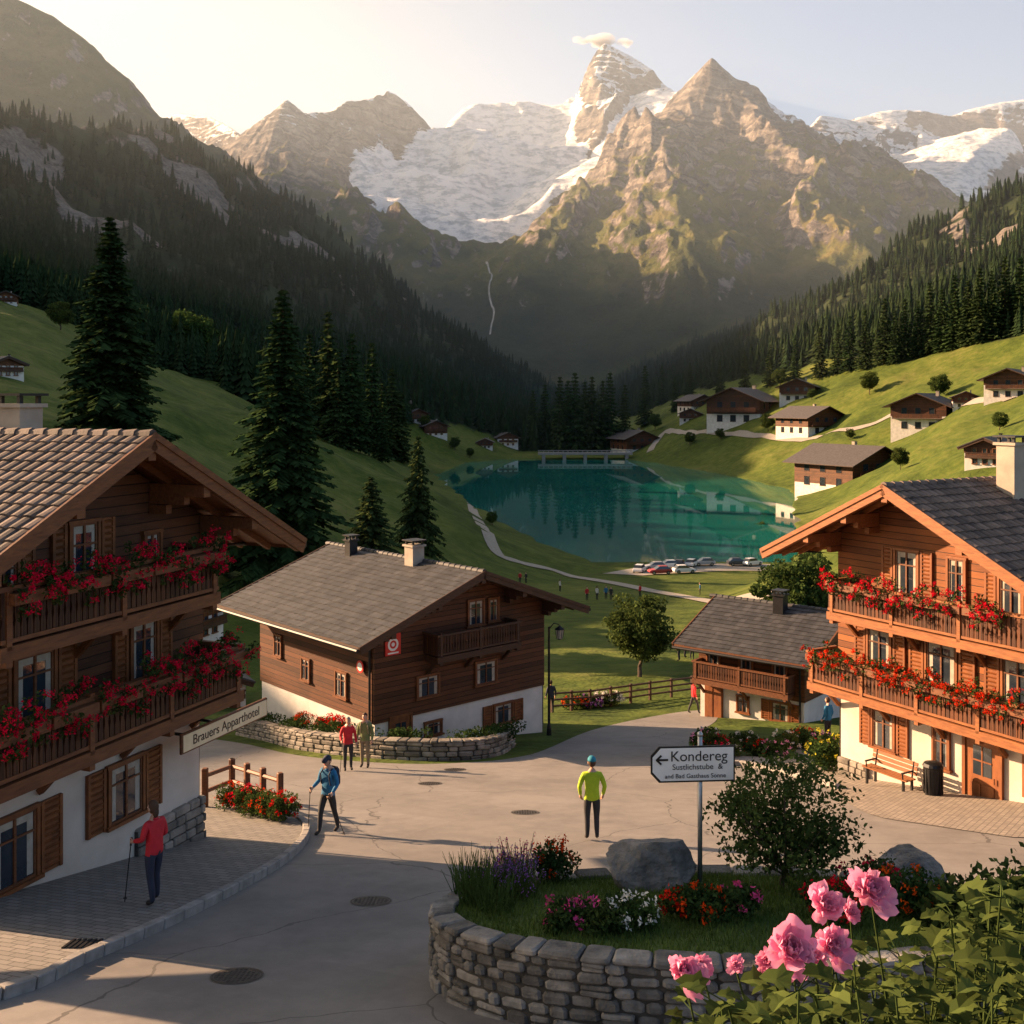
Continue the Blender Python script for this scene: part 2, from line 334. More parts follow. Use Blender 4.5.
# ---------------------------------------------------------------- mesh helpers
def link(o,parent=None):
    col.objects.link(o)
    if parent: o.parent=parent
    return o
def empty(name,loc,rz=0):
    e=bpy.data.objects.new(name,None);e.location=loc;e.rotation_euler=(0,0,rz);e.empty_display_size=.3
    return link(e)
class MB:
    def __init__(s): s.v=[];s.f=[];s.m=[]
    def add(s,vs,fs,mi=0,T=None):
        o=len(s.v)
        if T is not None: vs=[T@Vector(v) for v in vs]
        s.v+= [tuple(v) for v in vs];s.f+=[tuple(i+o for i in f) for f in fs];s.m+=[mi]*len(fs)
    def box(s,c,d,mi=0,T=None,R=None,ch=0):
        x,y,z=d[0]/2,d[1]/2,d[2]/2
        if not ch:
            vs=[(-x,-y,-z),(x,-y,-z),(x,y,-z),(-x,y,-z),(-x,-y,z),(x,-y,z),(x,y,z),(-x,y,z)]
            fs=[(0,3,2,1),(4,5,6,7),(0,1,5,4),(1,2,6,5),(2,3,7,6),(3,0,4,7)]
        else:
            vs=[];k=min(ch,x*.9,y*.9,z*.9)
            for zz,q in ((-z,k),(-z+k,0),(z-k,0),(z,k)):
                X=x-q;Y=y-q
                vs+=[(-X+k,-Y,zz),(X-k,-Y,zz),(X,-Y+k,zz),(X,Y-k,zz),(X-k,Y,zz),(-X+k,Y,zz),(-X,Y-k,zz),(-X,-Y+k,zz)]
            fs=[tuple(range(7,-1,-1)),tuple(range(24,32))]
            for l in range(3):
                for i in range(8):
                    j=(i+1)%8;fs.append((l*8+i,l*8+j,l*8+8+j,l*8+8+i))
        A=Matrix.Translation(c)
        if R is not None: A=A@(R if isinstance(R,Matrix) else Matrix.Rotation(R,4,'Z'))
        if T is not None: A=T@A
        s.add(vs,fs,mi,A)
    def tube(s,pts,rad,n=8,mi=0,T=None):
        pts=[Vector(p) for p in pts]
        if not hasattr(rad,'__len__'): rad=[rad]*len(pts)
        vs=[];ref=Vector((0,0,1)) if abs((pts[-1]-pts[0]).normalized().z)<.9 else Vector((1,0,0))
        for i,p in enumerate(pts):
            t=(pts[min(i+1,len(pts)-1)]-pts[max(i-1,0)]).normalized()
            a=t.cross(ref).normalized();b=t.cross(a)
            for k in range(n):
                an=2*math.pi*k/n;vs.append(p+(a*math.cos(an)+b*math.sin(an))*rad[i])
        fs=[(i*n+k,i*n+(k+1)%n,(i+1)*n+(k+1)%n,(i+1)*n+k) for i in range(len(pts)-1) for k in range(n)]
        fs+=[tuple(range(n-1,-1,-1)),tuple(range((len(pts)-1)*n,len(pts)*n))]
        s.add(vs,fs,mi,T)
    def sph(s,c,r,mi=0,nu=10,nv=7,T=None,fn=None):
        vs=[];r=r if hasattr(r,'__len__') else (r,r,r)
        for j in range(1,nv):
            th=math.pi*j/nv
            for i in range(nu):
                ph=2*math.pi*i/nu
                p=Vector((math.sin(th)*math.cos(ph),math.sin(th)*math.sin(ph),math.cos(th)))
                if fn: p=fn(p)
                vs.append((c[0]+p.x*r[0],c[1]+p.y*r[1],c[2]+p.z*r[2]))
        pt_,pb_=Vector((0,0,1)),Vector((0,0,-1))
        if fn: pt_,pb_=fn(pt_),fn(pb_)
        for p in (pt_,pb_): vs.append((c[0]+p.x*r[0],c[1]+p.y*r[1],c[2]+p.z*r[2]))
        fs=[(j*nu+i,(j+1)*nu+i,(j+1)*nu+(i+1)%nu,j*nu+(i+1)%nu) for j in range(nv-2) for i in range(nu)]
        t=len(vs)-2
        fs+=[(t,i,(i+1)%nu) for i in range(nu)]+[(t+1,(nv-2)*nu+(i+1)%nu,(nv-2)*nu+i) for i in range(nu)]
        s.add(vs,fs,mi,T)
    def obj(s,name,mats,parent=None,smooth=False,loc=None):
        me=bpy.data.meshes.new(name);me.from_pydata(s.v,[],s.f)
        for m in mats: me.materials.append(M[m] if isinstance(m,str) else m)
        me.polygons.foreach_set('material_index',s.m)
        if smooth: me.polygons.foreach_set('use_smooth',[True]*len(s.f))
        me.update();o=bpy.data.objects.new(name,me)
        if loc is not None: o.location=loc
        return link(o,parent)
def quads_mesh(name,V,mi,mats):
    n=len(V);k=V.shape[1];me=bpy.data.meshes.new(name)
    me.vertices.add(n*k);me.vertices.foreach_set('co',V.reshape(-1).astype(np.float32))
    me.loops.add(n*k);me.loops.foreach_set('vertex_index',np.arange(n*k,dtype=np.int32))
    me.polygons.add(n);me.polygons.foreach_set('loop_start',np.arange(0,n*k,k,dtype=np.int32));me.polygons.foreach_set('loop_total',np.full(n,k,dtype=np.int32))
    for m in mats: me.materials.append(M[m])
    me.polygons.foreach_set('material_index',np.asarray(mi,dtype=np.int32));me.update(calc_edges=True)
    return me
def rand_quads(C,size,flat=0.,aspect=.55):
    n=len(C);a=rng.normal(size=(n,3));a[:,2]*=(1-flat);a/=np.linalg.norm(a,axis=1)[:,None]+1e-9
    b=rng.normal(size=(n,3));b-=a*(a*b).sum(1)[:,None];b/=np.linalg.norm(b,axis=1)[:,None]+1e-9
    s=(size*(rng.uniform(.6,1.3,n)))[:,None] if np.isscalar(size) else size[:,None]
    return np.stack([C-a*s,C-b*s*aspect,C+a*s,C+b*s*aspect],1)
def blob(c,r,n,shell=.5):
    d=rng.normal(size=(n,3));d/=np.linalg.norm(d,axis=1)[:,None]
    q=rng.uniform(shell**3,1,n)**(1/3)
    return np.array(c)+d*q[:,None]*np.array(r)
def leafmass(name,parts,parent=None,loc=(0,0,0)):
    Vs=[];mi=[];mats=[]
    for C,s,mn in parts:
        if mn not in mats: mats.append(mn)
        Vs.append(rand_quads(C,s));mi+=[mats.index(mn)]*len(C)
    me=quads_mesh(name,np.concatenate(Vs),mi,mats);o=bpy.data.objects.new(name,me);o.location=loc
    return link(o,parent)
def flowerpts(P,r,k=7):
    return (P[:,None,:]+rng.normal(size=(len(P),k,3))*r).reshape(-1,3)
# ---------------------------------------------------------------- terrain mesh
ys=np.concatenate([np.linspace(-60,50,45)[:-1],np.geomspace(50,2250,480)[:-1],np.linspace(2250,4300,330)[:-1],np.linspace(4300,5600,110),np.linspace(5700,9000,8)])
us=np.linspace(-.74,.74,900)
UU,YY=np.meshgrid(us,ys);XX=UU*(YY+120)
z,snow,mass,hf,ris=ground(XX.ravel(),YY.ravel(),True)
Z=z.reshape(XX.shape)
nr,nc=XX.shape
P=np.stack([XX,YY,Z],-1)
du=np.gradient(P,axis=1);dv=np.gradient(P,axis=0);nn=np.cross(du,dv);nn/=np.linalg.norm(nn,axis=2)[...,None]
nzv=np.abs(nn[...,2]).ravel()
xf,yf=XX.ravel(),YY.ravel()
def forest_mask(x,y,z,hf,ris,mass):
    n=fbm(x/60,y/60,3,101)*60
    xl,xr=foot(y)
    left=(x<xl)&((y+n>390+.35*np.clip(-x-60,-60,150))|(x<-215))&(y>240)
    left&=~((y<640+n*.3)&(xl-x<42+n*.4))
    yb=np.interp(x,[60,120,150,185,225,300,400],[1080,860,680,540,465,390,340])
    right=(x>xr)&(y+n*.6>yb)
    mid=(y>640+n*.3)&(x>=xl)&(x<62+.06*(y-640))
    f=np.where(left|right|mid,1.,0.)
    cliff=ss(.10,.26,fbm(x/110,y/110,4,111)+.25*ss(100,230,z)-.12)*ss(60,130,z)
    return f,cliff
fm,cliff=forest_mask(xf,yf,z,hf,ris,mass)
zn=z+90*fbm(xf/150,yf/150,4,121)
forest=np.maximum(fm*(1-mass),mass*ss(320,190,zn)*(ss(.55,.75,nzv)*.5+.4))
leftrock=(xf<-500)&(yf<3000)&(mass>.5)
rock=np.maximum(mass*np.clip(ss(.76,.54,nzv)*.7+ss(520,900,zn)*.78,0,1),fm*cliff*(1-mass)*.95)
rock=np.where(leftrock,mass*ss(.74,.55,nzv)*.6,rock)
forest=np.where(leftrock,.35+ss(560,380,zn)*.5,forest)
snowm=np.maximum(snow,mass*ss(620,1050,zn)*ss(.44,.70,nzv)*(.38+.30*ss(3150,3600,yf)))
snowm=np.where(leftrock,0,snowm)
me=bpy.data.meshes.new('terrain')
me.vertices.add(nr*nc);me.vertices.foreach_set('co',P.reshape(-1).astype(np.float32))
idx=np.arange(nr*nc).reshape(nr,nc)
q=np.stack([idx[:-1,:-1],idx[:-1,1:],idx[1:,1:],idx[1:,:-1]],-1).reshape(-1,4)
me.loops.add(q.size);me.loops.foreach_set('vertex_index',q.ravel().astype(np.int32))
me.polygons.add(len(q));me.polygons.foreach_set('loop_start',np.arange(0,q.size,4,dtype=np.int32));me.polygons.foreach_set('loop_total',np.full(len(q),4,dtype=np.int32))
me.polygons.foreach_set('use_smooth',np.ones(len(q),dtype=bool))
me.materials.append(M['near']);me.materials.append(M['massif'])
me.polygons.foreach_set('material_index',(mass[q].max(1)>.02).astype(np.int32))
me.update(calc_edges=True)
ca=me.color_attributes.new('mask','FLOAT_COLOR','POINT')
ca.data.foreach_set('color',np.stack([forest,snowm,rock,mass],-1).reshape(-1).astype(np.float32))
link(bpy.data.objects.new('terrain',me))
mb=MB();mb.add([(-60,205,-32),(125,205,-32),(125,605,-32),(-60,605,-32)],[(0,1,2,3)]);mb.obj('lake_water',['water'])
# ---------------------------------------------------------------- sheets
def sheet(name,pts,off,mat,thick=0,parent=None):
    mb=MB();n=len(pts);top=[(x,y,zp(y)+off) for x,y in pts]
    mb.add(top,[tuple(range(n))])
    if thick:
        mb.add(top+[(x,y,zp(y)+off-thick) for x,y in pts],[(i,i+n,(i+1)%n+n,(i+1)%n) for i in range(n)])
    return mb.obj(name,[mat],parent)
def smooth(pts,k=6,closed=False):
    out=[];n=len(pts)
    for i in range(n if closed else n-1):
        p0=pts[(i-1)%n if closed else max(i-1,0)];p1=pts[i];p2=pts[(i+1)%n];p3=pts[(i+2)%n if closed else min(i+2,n-1)]
        for j in range(k):
            t=j/k
            out.append(tuple(.5*((2*p1[a])+(-p0[a]+p2[a])*t+(2*p0[a]-5*p1[a]+4*p2[a]-p3[a])*t*t+(-p0[a]+3*p1[a]-3*p2[a]+p3[a])*t**3) for a in range(len(p1))))
    if not closed: out.append(tuple(pts[-1]))
    return out
road=smooth([(-30,2),(30,2),(30,20),(20,24),(13.5,29),(9.5,33.5),G(760,757),G(700,757),G(690,738),G(715,722),G(716,712),G(690,711),G(640,719),G(590,731),G(545,750),G(520,757),G(480,762),G(400,764),G(300,756),G(232,742),(-16,47),(-30,50)],4,True)
sheet('road',road,.012,'asphalt')
lp=[(-20,8),(-9,12)]+smooth([G(0,1000),G(80,965),G(160,930),G(235,892),G(285,862),G(306,838),G(298,822),G(262,812)],5)+[G(215,800),(-14,36),(-22,30)]
sheet('pavement',lp,.13,'paving',.2)
def kerb(pts,name='kerb',w=.16,h=.15):
    mb=MB()
    for a,b in zip(pts[:-1],pts[1:]):
        a=Vector((a[0],a[1],0));b=Vector((b[0],b[1],0));L=(b-a).length;
        ns=max(1,round(L/.9))
        for k in range(ns):
            p=a+(b-a)*((k+.5)/ns);ang=math.atan2(b.y-a.y,b.x-a.x)
            d=(b-a).normalized();sl=-.2*d.y
            R=Matrix.Rotation(ang,4,'Z')@Matrix.Rotation(-math.atan(sl),4,'Y')
            mb.box((p.x,p.y,zp(p.y)+h/2-.02),(L/ns-.012,w,h+.1),0,R=R,ch=.015)
    return mb.obj(name,['kerb'])
kerb(smooth([(-9,12),G(0,1000),G(80,965),G(160,930),G(235,892),G(285,862),G(306,838),G(298,822),G(262,812)],4))
rp=[(22,20),(16.5,23.5)]+smooth([G(1010,838),G(930,826),G(870,815),G(830,792),G(800,775)],4)+[G(770,757),(11.5,46),(24,40),(30,25)]
sheet('patio_pavement',rp,.03,'paving_light')
def manhole(px,py,r=.36):
    x,y=G(px,py);mb=MB();R=Matrix.Translation((x,y,zp(y)+.018))@Matrix.Rotation(math.atan(-.2),4,'X')
    n=28
    for r0,r1,zz in ((0,r*.86,.002),(r*.9,r,.004)):
        vs=[(math.cos(2*math.pi*i/n)*q,math.sin(2*math.pi*i/n)*q,zz) for q in (max(r0,.001),r1) for i in range(n)]
        mb.add(vs,[(i,n+i,n+(i+1)%n,(i+1)%n) for i in range(n)],0,R)
    for i in range(-4,5):
        for j in range(-4,5):
            if i*i+j*j<18: mb.box((i*r*.18,j*r*.18,.006),(r*.1,r*.1,.008),0,R)
    mb.obj('manhole_cover',['manhole_iron'])
for p in ((237,977),(371,902),(430,784),(525,813),(455,770)): manhole(*p)
x,y=G(88,953);mb=MB()
for i in range(8): mb.box((x-.28+i*.08,y,zp(y)+.14),(.045,.45,.02),0,R=Matrix.Rotation(math.atan(-.2),4,'X'))
mb.obj('drain_grate',['metal_dark'])
def ribbon(name,pts,w,mat,off=.12):
    pts=smooth(pts,8);V=[];Fc=[]
    for i,p in enumerate(pts):
        a=pts[max(i-1,0)];b=pts[min(i+1,len(pts)-1)];t=Vector((b[0]-a[0],b[1]-a[1])).normalized();nx,ny=-t.y,t.x
        for k in (-1,-.33,.33,1):
            X=p[0]+nx*w/2*k;Y=p[1]+ny*w/2*k;V.append((X,Y,gz(X,Y)+off))
    n=len(pts)
    for i in range(n-1):
        for k in range(3): Fc.append((i*4+k,i*4+k+1,i*4+5+k,i*4+4+k))
    mb=MB();mb.add(V,Fc);return mb.obj(name,[mat],smooth=True)
pmat('gravel',(.32,.29,.25),(.23,.21,.18),2,.95,.3,.01)
ribbon('footpath',[hit(*p)[:2] for p in ((470,500),(478,520),(492,545),(520,563),(560,573),(610,583),(660,593),(720,602),(790,607),(850,606))],2.6,'gravel')
ribbon('hillside_road',[hit(*p,120)[:2] for p in ((650,452),(665,432),(690,433),(730,435),(790,440),(850,430),(900,412),(950,405),(1010,400))],4,'gravel',.3)
ribbon('waterfall',[hit(*p,1500,4500)[:2] for p in ((486,262),(492,275),(489,292),(494,312),(490,335))],3.2,'foam',1)
# ---------------------------------------------------------------- houses
def roofside(mb,xa,xb,y0,y1,zr,slope,mi,tw=.26,ex=.34,curved=True,jit=1):
    sg=1 if xb>0 else -1;W=abs(xb);Ls=W*math.hypot(1,slope);c=1/math.hypot(1,slope);s=slope*c
    nrow=int(Ls/ex)+1;ncol=int((y1-y0)/tw)
    tw=(y1-y0)/ncol
    for i in range(nrow):
        u0=i*ex-.04;u1=min((i+1)*ex+.03,Ls+.04)
        for j in range(ncol):
            yy=y0+j*tw;h1=.05+random.uniform(-.006,.01)*jit;h0=.012;du=random.uniform(-.012,.012)*jit
            prof=[(0,0),(.22,.030),(.5,.042),(.78,.030),(1,0)] if curved else [(.02,0),(.98,0)]
            vs=[]
            for u,h in ((u0,h0),(u1+du,h1)):
                for (a,b) in prof:
                    X=sg*(u*c+ (h+b)*s);Zz=zr-u*s+(h+b)*c
                    vs.append((X,yy+a*tw,Zz))
            k=len(prof)
            for (a,b) in prof: 
                u=u1+du;X=sg*(u*c-.01*s);vs.append((X,yy+a*tw,zr-u*s-.01*c))
            fs=[(q,q+1,k+q+1,k+q) for q in range(k-1)]+[(k+q,k+q+1,2*k+q+1,2*k+q) for q in range(k-1)]
            mb.add(vs,fs,mi)
def window(fr,gl,sh,T,x,z,w,h,shut=True,cur=True,far=False,mull=2):
    gl.box((x,-.012,z),(w,.05,h),0,T)
    t=.07
    fr.box((x,-.045,z+h/2+t/2-.02),(w+2*t,.1,t),0,T);fr.box((x,-.06,z-h/2-t/2+.02),(w+2*t+.08,.16,t),0,T)
    for sx in (-1,1): fr.box((x+sx*(w/2+t/2-.02),-.043,z),(t,.1,h-.04),0,T)
    if not far:
        for k in range(1,mull): fr.box((x-w/2+w*k/mull,-.048,z),(.05,.05,h-.03),1,T)
        fr.box((x,-.05,z+h*.18),(w-.04,.045,.035),1,T)
        for sx in (-1,1):
            fr.box((x+sx*(w/2-.045),-.046,z),(.045,.045,h-.04),1,T)
        fr.box((x,-.047,z+h/2-.04),(w-.1,.045,.045),1,T);fr.box((x,-.047,z-h/2+.04),(w-.1,.045,.045),1,T)
        if cur:
            for sx in (-1,1): gl.box((x+sx*w*.36,-.016,z+.02),(w*.14,.05,h*.9),1,T)
            gl.box((x,-.015,z+h*.4),(w*.8,.05,h*.12),1,T)
    if shut:
        sw=w*.52
        for sx in (-1,1):
            cx=x+sx*(w/2+.09+sw/2)
            sh.box((cx,-.03,z),(sw,.05,h+.06),0,T)
            if not far:
                for a in (-1,1): sh.box((cx+a*(sw/2-.04),-.065,z),(.07,.03,h+.06),0,T)
                nb=int(h/.11)
                for k in range(nb): sh.box((cx,-.062,z-h/2+.06+k*(h-.1)/(nb-1)),(sw-.16,.028,.05),0,T,R=Matrix.Rotation(.5,4,'X'))
def balcony(mb,T,x0,x1,zf,dep=1.2,rh=.95,far=False,endL=True,endR=True):
    L=x1-x0;cx=(x0+x1)/2
    mb.box((cx,-dep/2-.03,zf-.08),(L,dep,.14),0,T)
    mb.box((cx,-dep-.01,zf-.10),(L+.06,.09,.24),1,T)
    mb.box((cx,-dep,zf+rh),(L+.12,.14,.08),1,T)
    mb.box((cx,-dep,zf+.1),(L,.07,.07),1,T)
    if far: mb.box((cx,-dep,zf+rh/2),(L,.05,rh*.85),0,T)
    else:
        n=int(L/.135)
        for i in range(n):
            xx=x0+(i+.5)*L/n;w=L/n*.86
            mb.add([(xx+a*w/2*q,-dep+b,zf+zz) for b in (-.02,.02) for (zz,q) in ((.06,.95),(.30,.95),(.42,.6),(.54,.95),(rh-.03,.95)) for a in (-1,1)],
                [f for k in range(4) for f in ((k*2,k*2+1,k*2+3,k*2+2),(10+k*2+1,10+k*2,10+k*2+2,10+k*2+3),(k*2,k*2+2,12+k*2,10+k*2),(k*2+1,11+k*2,13+k*2,k*2+3))],0,T)
        for sx,on in ((x0,endL),(x1,endR)):
            if on:
                m=int(dep/.14)
                for i in range(m): mb.box((sx,-(i+.5)*dep/m,zf+rh/2),(.035,dep/m*.84,rh-.1),0,T)
                mb.box((sx,-dep/2,zf+rh),(.12,dep,.075),1,T)
        k=max(2,int(L/2.0))
        for i in range(k+1):
            xx=x0+.15+(L-.3)*i/k
            mb.box((xx,-dep,zf+rh/2+.02),(.11,.11,rh+.14),1,T)
            mb.box((xx,-dep/2,zf-.24),(.13,dep+.1,.16),1,T)
            mb.box((xx,-.38,zf-.52),(.11,.95,.11),1,T,R=Matrix.Rotation(-.78,4,'X'))
def house(name,ox,oy,ang,zg,xl,xr,depth,zplas,zr,slope,ovE,ovF,W='wood_mid',B='beam',PL='plaster',tile='tile_slate',curved=False,
          fac=(),left=(),right=(),balc=(),balcL=(),far=False,shut='shutter',chim=(),doors=(),board='wood_board',stonebase=None,ovB=None,tw=.3,ex=.32):
    root=empty(name,(ox,oy,zg),ang)
    z0=zplas-zg;zr_=zr-zg;I=Matrix.Identity(4)
    wt=lambda x: zr_-.12-slope*abs(x)
    zb=-3.5 if not far else -(xr-xl)*.5
    mb=MB()
    mb.box(((xl+xr)/2,depth/2,(z0+zb)/2),(xr-xl,depth,z0-zb),0);mb.obj('plaster_base',[PL],root)
    mb=MB();e=.06
    a,b=xl-e,xr+e;pr=[(a,z0-.05),(b,z0-.05),(b,wt(b)-.05),(0,wt(0)-.05),(a,wt(a)-.05)]
    vs=[(x,-e,z) for x,z in pr]+[(x,depth+e,z) for x,z in pr]
    mb.add(vs,[(0,1,2,3,4),(9,8,7,6,5)]+[(i,i+5,(i+1)%5+5,(i+1)%5) for i in range(5)]);mb.obj('timber_walls',[W],root)
    ovB=ovF if ovB is None else ovB
    mb=MB();y0,y1=-ovF,depth+ovB
    c=1/math.hypot(1,slope);s=slope*c
    for sg,xe in ((-1,xl-ovE),(1,xr+ovE)):
        xe=abs(xe);th=.10
        vs=[(sg*x,y,zr_-slope*x-dz) for x in (0,xe) for dz in (.0,th) for y in (y0,y1)]
        mb.add(vs,[(0,1,5,4),(2,6,7,3),(4,5,7,6),(0,4,6,2),(1,3,7,5)],1)
        Ls=xe/c
        if not far:
            nr_=int((y1-y0)/.75)
            for i in range(nr_+1):
                yy=y0+.12+(y1-y0-.24)*i/nr_
                R=Matrix.Rotation(sg*math.atan(slope),4,'Y')
                mb.box((sg*xe/2,yy,zr_-slope*xe/2-th-.08),(Ls-.05,.1,.13),0,R=R)
        R=Matrix.Rotation(sg*math.atan(slope),4,'Y')
        for yy in (y0-.03,y1+.03):
            mb.box((sg*xe/2,yy,zr_-slope*xe/2-.10),(Ls+.06,.055,.30),0,R=R)
            mb.box((sg*xe/2,yy-(.04 if yy<0 else -.04),zr_-slope*xe/2+.02),(Ls+.08,.05,.12),0,R=R)
        mb.box((sg*(xe+.03),(y0+y1)/2,zr_-slope*xe-.07),(.05,y1-y0-.1,.2),0)
        if not far:
            mb.tube([(sg*(xe+.12),y0,zr_-slope*xe-.1),(sg*(xe+.12),y1,zr_-slope*xe-.14)],.075,8,2)
            xw=(xl if sg<0 else xr)+sg*.13
            mb.tube([(sg*(xe+.12),.15,zr_-slope*xe-.14),(xw,.15,wt(xw)-.75),(xw,.15,-.4)],.05,8,2)
    if not far:
        for x in (xl,xl*.5,0,xr*.5,xr):
            mb.box((x,-ovF/2-.05,wt(x)-.2),(.2,ovF-.1,.24),0)
            for k in (1,2):
                mb.box((x,-ovF*.32/k-.06,wt(x)-.2-.2*k),(.17,ovF*.6/k,.18),0)
    mb.obj('roof_frame',[B,'beam' if B!='beam_dark' else 'beam_dark','metal_dark'],root)
    mb=MB()
    if far:
        for sg,xe in ((-1,abs(xl)+ovE+.1),(1,abs(xr)+ovE+.1)):
            vs=[(sg*x,y,zr_-slope*x+dz) for x in (0,xe) for dz in (.13,.03) for y in (y0-.12,y1+.12)]
            mb.add(vs,[(0,1,5,4),(4,5,7,6),(0,4,6,2),(1,3,7,5),(2,6,7,3)],0)
        mb.obj('roof_covering',['tile_far'],root)
    else:
        roofside(mb,0,xl-ovE,y0-.05,y1+.05,zr_+.01,slope,0,tw,ex,curved);roofside(mb,0,xr+ovE,y0-.05,y1+.05,zr_+.01,slope,0,tw,ex,curved)
        n=int((y1-y0)/.36)
        for i in range(n+1):
            yy=y0+i*(y1-y0)/n;mb.tube([(0,yy-.02,zr_+.03),(0,yy+.38,zr_+.015)],[.12,.1],8,0)
        mb.obj('roof_tiles',[tile],root,smooth=False)
    fr,gl,sh=MB(),MB(),MB()
    def onwood(z): return e if z>z0 else 0
    TL=Matrix.Translation((xl,0,0))@Matrix.Rotation(-math.pi/2,4,'Z')
    TR=Matrix.Translation((xr,0,0))@Matrix.Rotation(math.pi/2,4,'Z')
    for lst,T,flip in ((fac,I,0),(left,TL,1),(right,TR,0)):
        for wdw in lst:
            x,z,w,h=wdw[:4];su=wdw[4] if len(wdw)>4 else True
            z=z-zg
            if flip: x=-x
            window(fr,gl,sh,T@Matrix.Translation((0,-onwood(z),0)),x,z,w,h,su,far=far)
    for (x,zc,w,h) in doors:
        z=zc-zg
        sh.box((x,-.03,z),(w,.07,h),0)
        for sx in (-1,1): sh.box((x+sx*(w/2+.05),-.05,z),(.1,.12,h+.1),0)
        sh.box((x,-.05,z+h/2+.06),(w+.2,.12,.1),0)
        gl.box((x,-.05,z+h*.2),(w*.55,.05,h*.38),0)
        for k in (-1,1): sh.box((x+k*w*.2,-.075,z-h*.25),(w*.3,.03,h*.3),0)
        fr.box((x,-.082,z+h*.2),(.04,.02,h*.38),0);fr.box((x,-.080,z+h*.2),(w*.55,.02,.04),0)
        fr.tube([(x+w*.38,-.12,z-.1),(x+w*.38,-.12,z+.06)],.018,6,1)
    fr.obj('window_frames',[shut,shut if far else 'beam'],root);gl.obj('window_glass',['glass','curtain'],root)
    if sh.v: sh.obj('shutters',[shut],root)
    if balc or balcL:
        mb=MB()
        for bb in balc:
            balcony(mb,I,bb[0],bb[1],bb[2]-zg,*(bb[3:5] if len(bb)>3 else ()),far=far)
        for bb in balcL: balcony(mb,TL,bb[0],bb[1],bb[2]-zg,bb[3],bb[4],far=far)
        mb.obj('balconies',[board,B],root)
    for (x,y,zt,w,mat) in chim:
        mb=MB();zt-=zg
        mb.box((x,y,zt-.9),(w,w,1.8),0);mb.box((x,y,zt+.04),(w+.14,w+.14,.08),0)
        for sx in (-1,1):
            for sy in (-1,1): mb.box((x+sx*w*.4,y+sy*w*.4,zt+.16),(.08,.08,.16),1)
        mb.box((x,y,zt+.26),(w+.16,w+.16,.05),1);mb.obj('chimney',[mat,'metal_dark'],root)
    if stonebase:
        (sx0,sx1,sh_)=stonebase
        mb=MB()
        for r in range(int(sh_/.19)+5):
            x=sx0
            while x<sx1:
                w=random.uniform(.25,.55);w=min(w,sx1-x+.05);hh=.17
                mb.box((x+w/2,-.05+random.uniform(-.012,.012),sh_-r*.19-.09),(w-.02,.16,hh),0,ch=.025,R=Matrix.Rotation(random.uniform(-.03,.03),4,'Y'))
                x+=w
        mb.box(((sx0+sx1)/2,-.03,sh_/2-.8),(sx1-sx0,.1,sh_+1.5),1)
        mb.obj('stone_plinth',['stone','mortar'],root)
    return root
def local(root,x,y,z):
    a=root.rotation_euler.z;l=root.location
    return Vector((l.x+x*math.cos(a)-y*math.sin(a),l.y+x*math.sin(a)+y*math.cos(a),z))
def geraniums(root,x0,x1,zc,y=-1.28,dens=1.0,h=.30):
    L=x1-x0;n=int(L*22*dens);ang=root.rotation_euler.z
    e=empty('geranium_flower_box',(root.location.x,root.location.y,root.location.z),ang)
    z=zc-root.location.z
    mb=MB();k=max(1,int(L/1.1))
    for i in range(k): mb.box((x0+(i+.5)*L/k,y-.02,z-.12),(L/k-.06,.2,.2),0,ch=.01)
    mb.obj('planter_box',['beam'],e)
    C=[];Fl=[]
    for i in range(n):
        x=random.uniform(x0,x1);am=.55+.75*abs(math.sin(x*2.3+z*3))
        c=np.array([x,y-.08+random.uniform(-.18,.14),z+random.uniform(-.38,.34)*am*(h/.28)])
        C.append(blob(c,(.13,.12,.12),20,.1));
        for q in range(2):
            if random.random()<.72: Fl.append(c+np.array([random.uniform(-.1,.1),random.uniform(-.2,-.04),random.uniform(-.05,.14)]))
    Fl=np.array(Fl)
    leafmass('flowers_and_leaves',[(np.concatenate(C),.045,'leaves_dark'),(flowerpts(Fl,.032,22),.025,'red_petals')],e)
aL=math.atan2(.928,.371)
LC=house('timber_chalet',-8.05,21.0,aL,-9.1,-3.6,3.25,8,-6.25,-.69,.5,1.85,1.45,W='wood_dark',B='beam',tile='tile_clay',curved=True,
  fac=[(.9,-7.75,.95,1.15),(-1.9,-7.9,1.0,1.25),(1.35,-5.05,.75,1.2),(-1.5,-5.1,.9,1.2),(-.3,-2.95,.7,1.3),(1.6,-3.1,.45,.8,False),(-2.2,-3.1,.6,1.0)],
  balc=[(-3.6,3.1,-6.2),(-3.3,2.3,-3.98)],stonebase=(1.2,3.3,.45),shut='shutter_dark',board='wood_board_dark',ovB=.8,tw=.27,ex=.36,
  right=[(2.2,-5.0,.8,1.1),(5,-5,.8,1.1)],chim=[(.5,2.3,-.15,.6,'plaster_cream')])
geraniums(LC,-3.5,3.2,-5.28);geraniums(LC,-3.2,2.35,-3.08)
aR=math.atan2(-.857,.514)
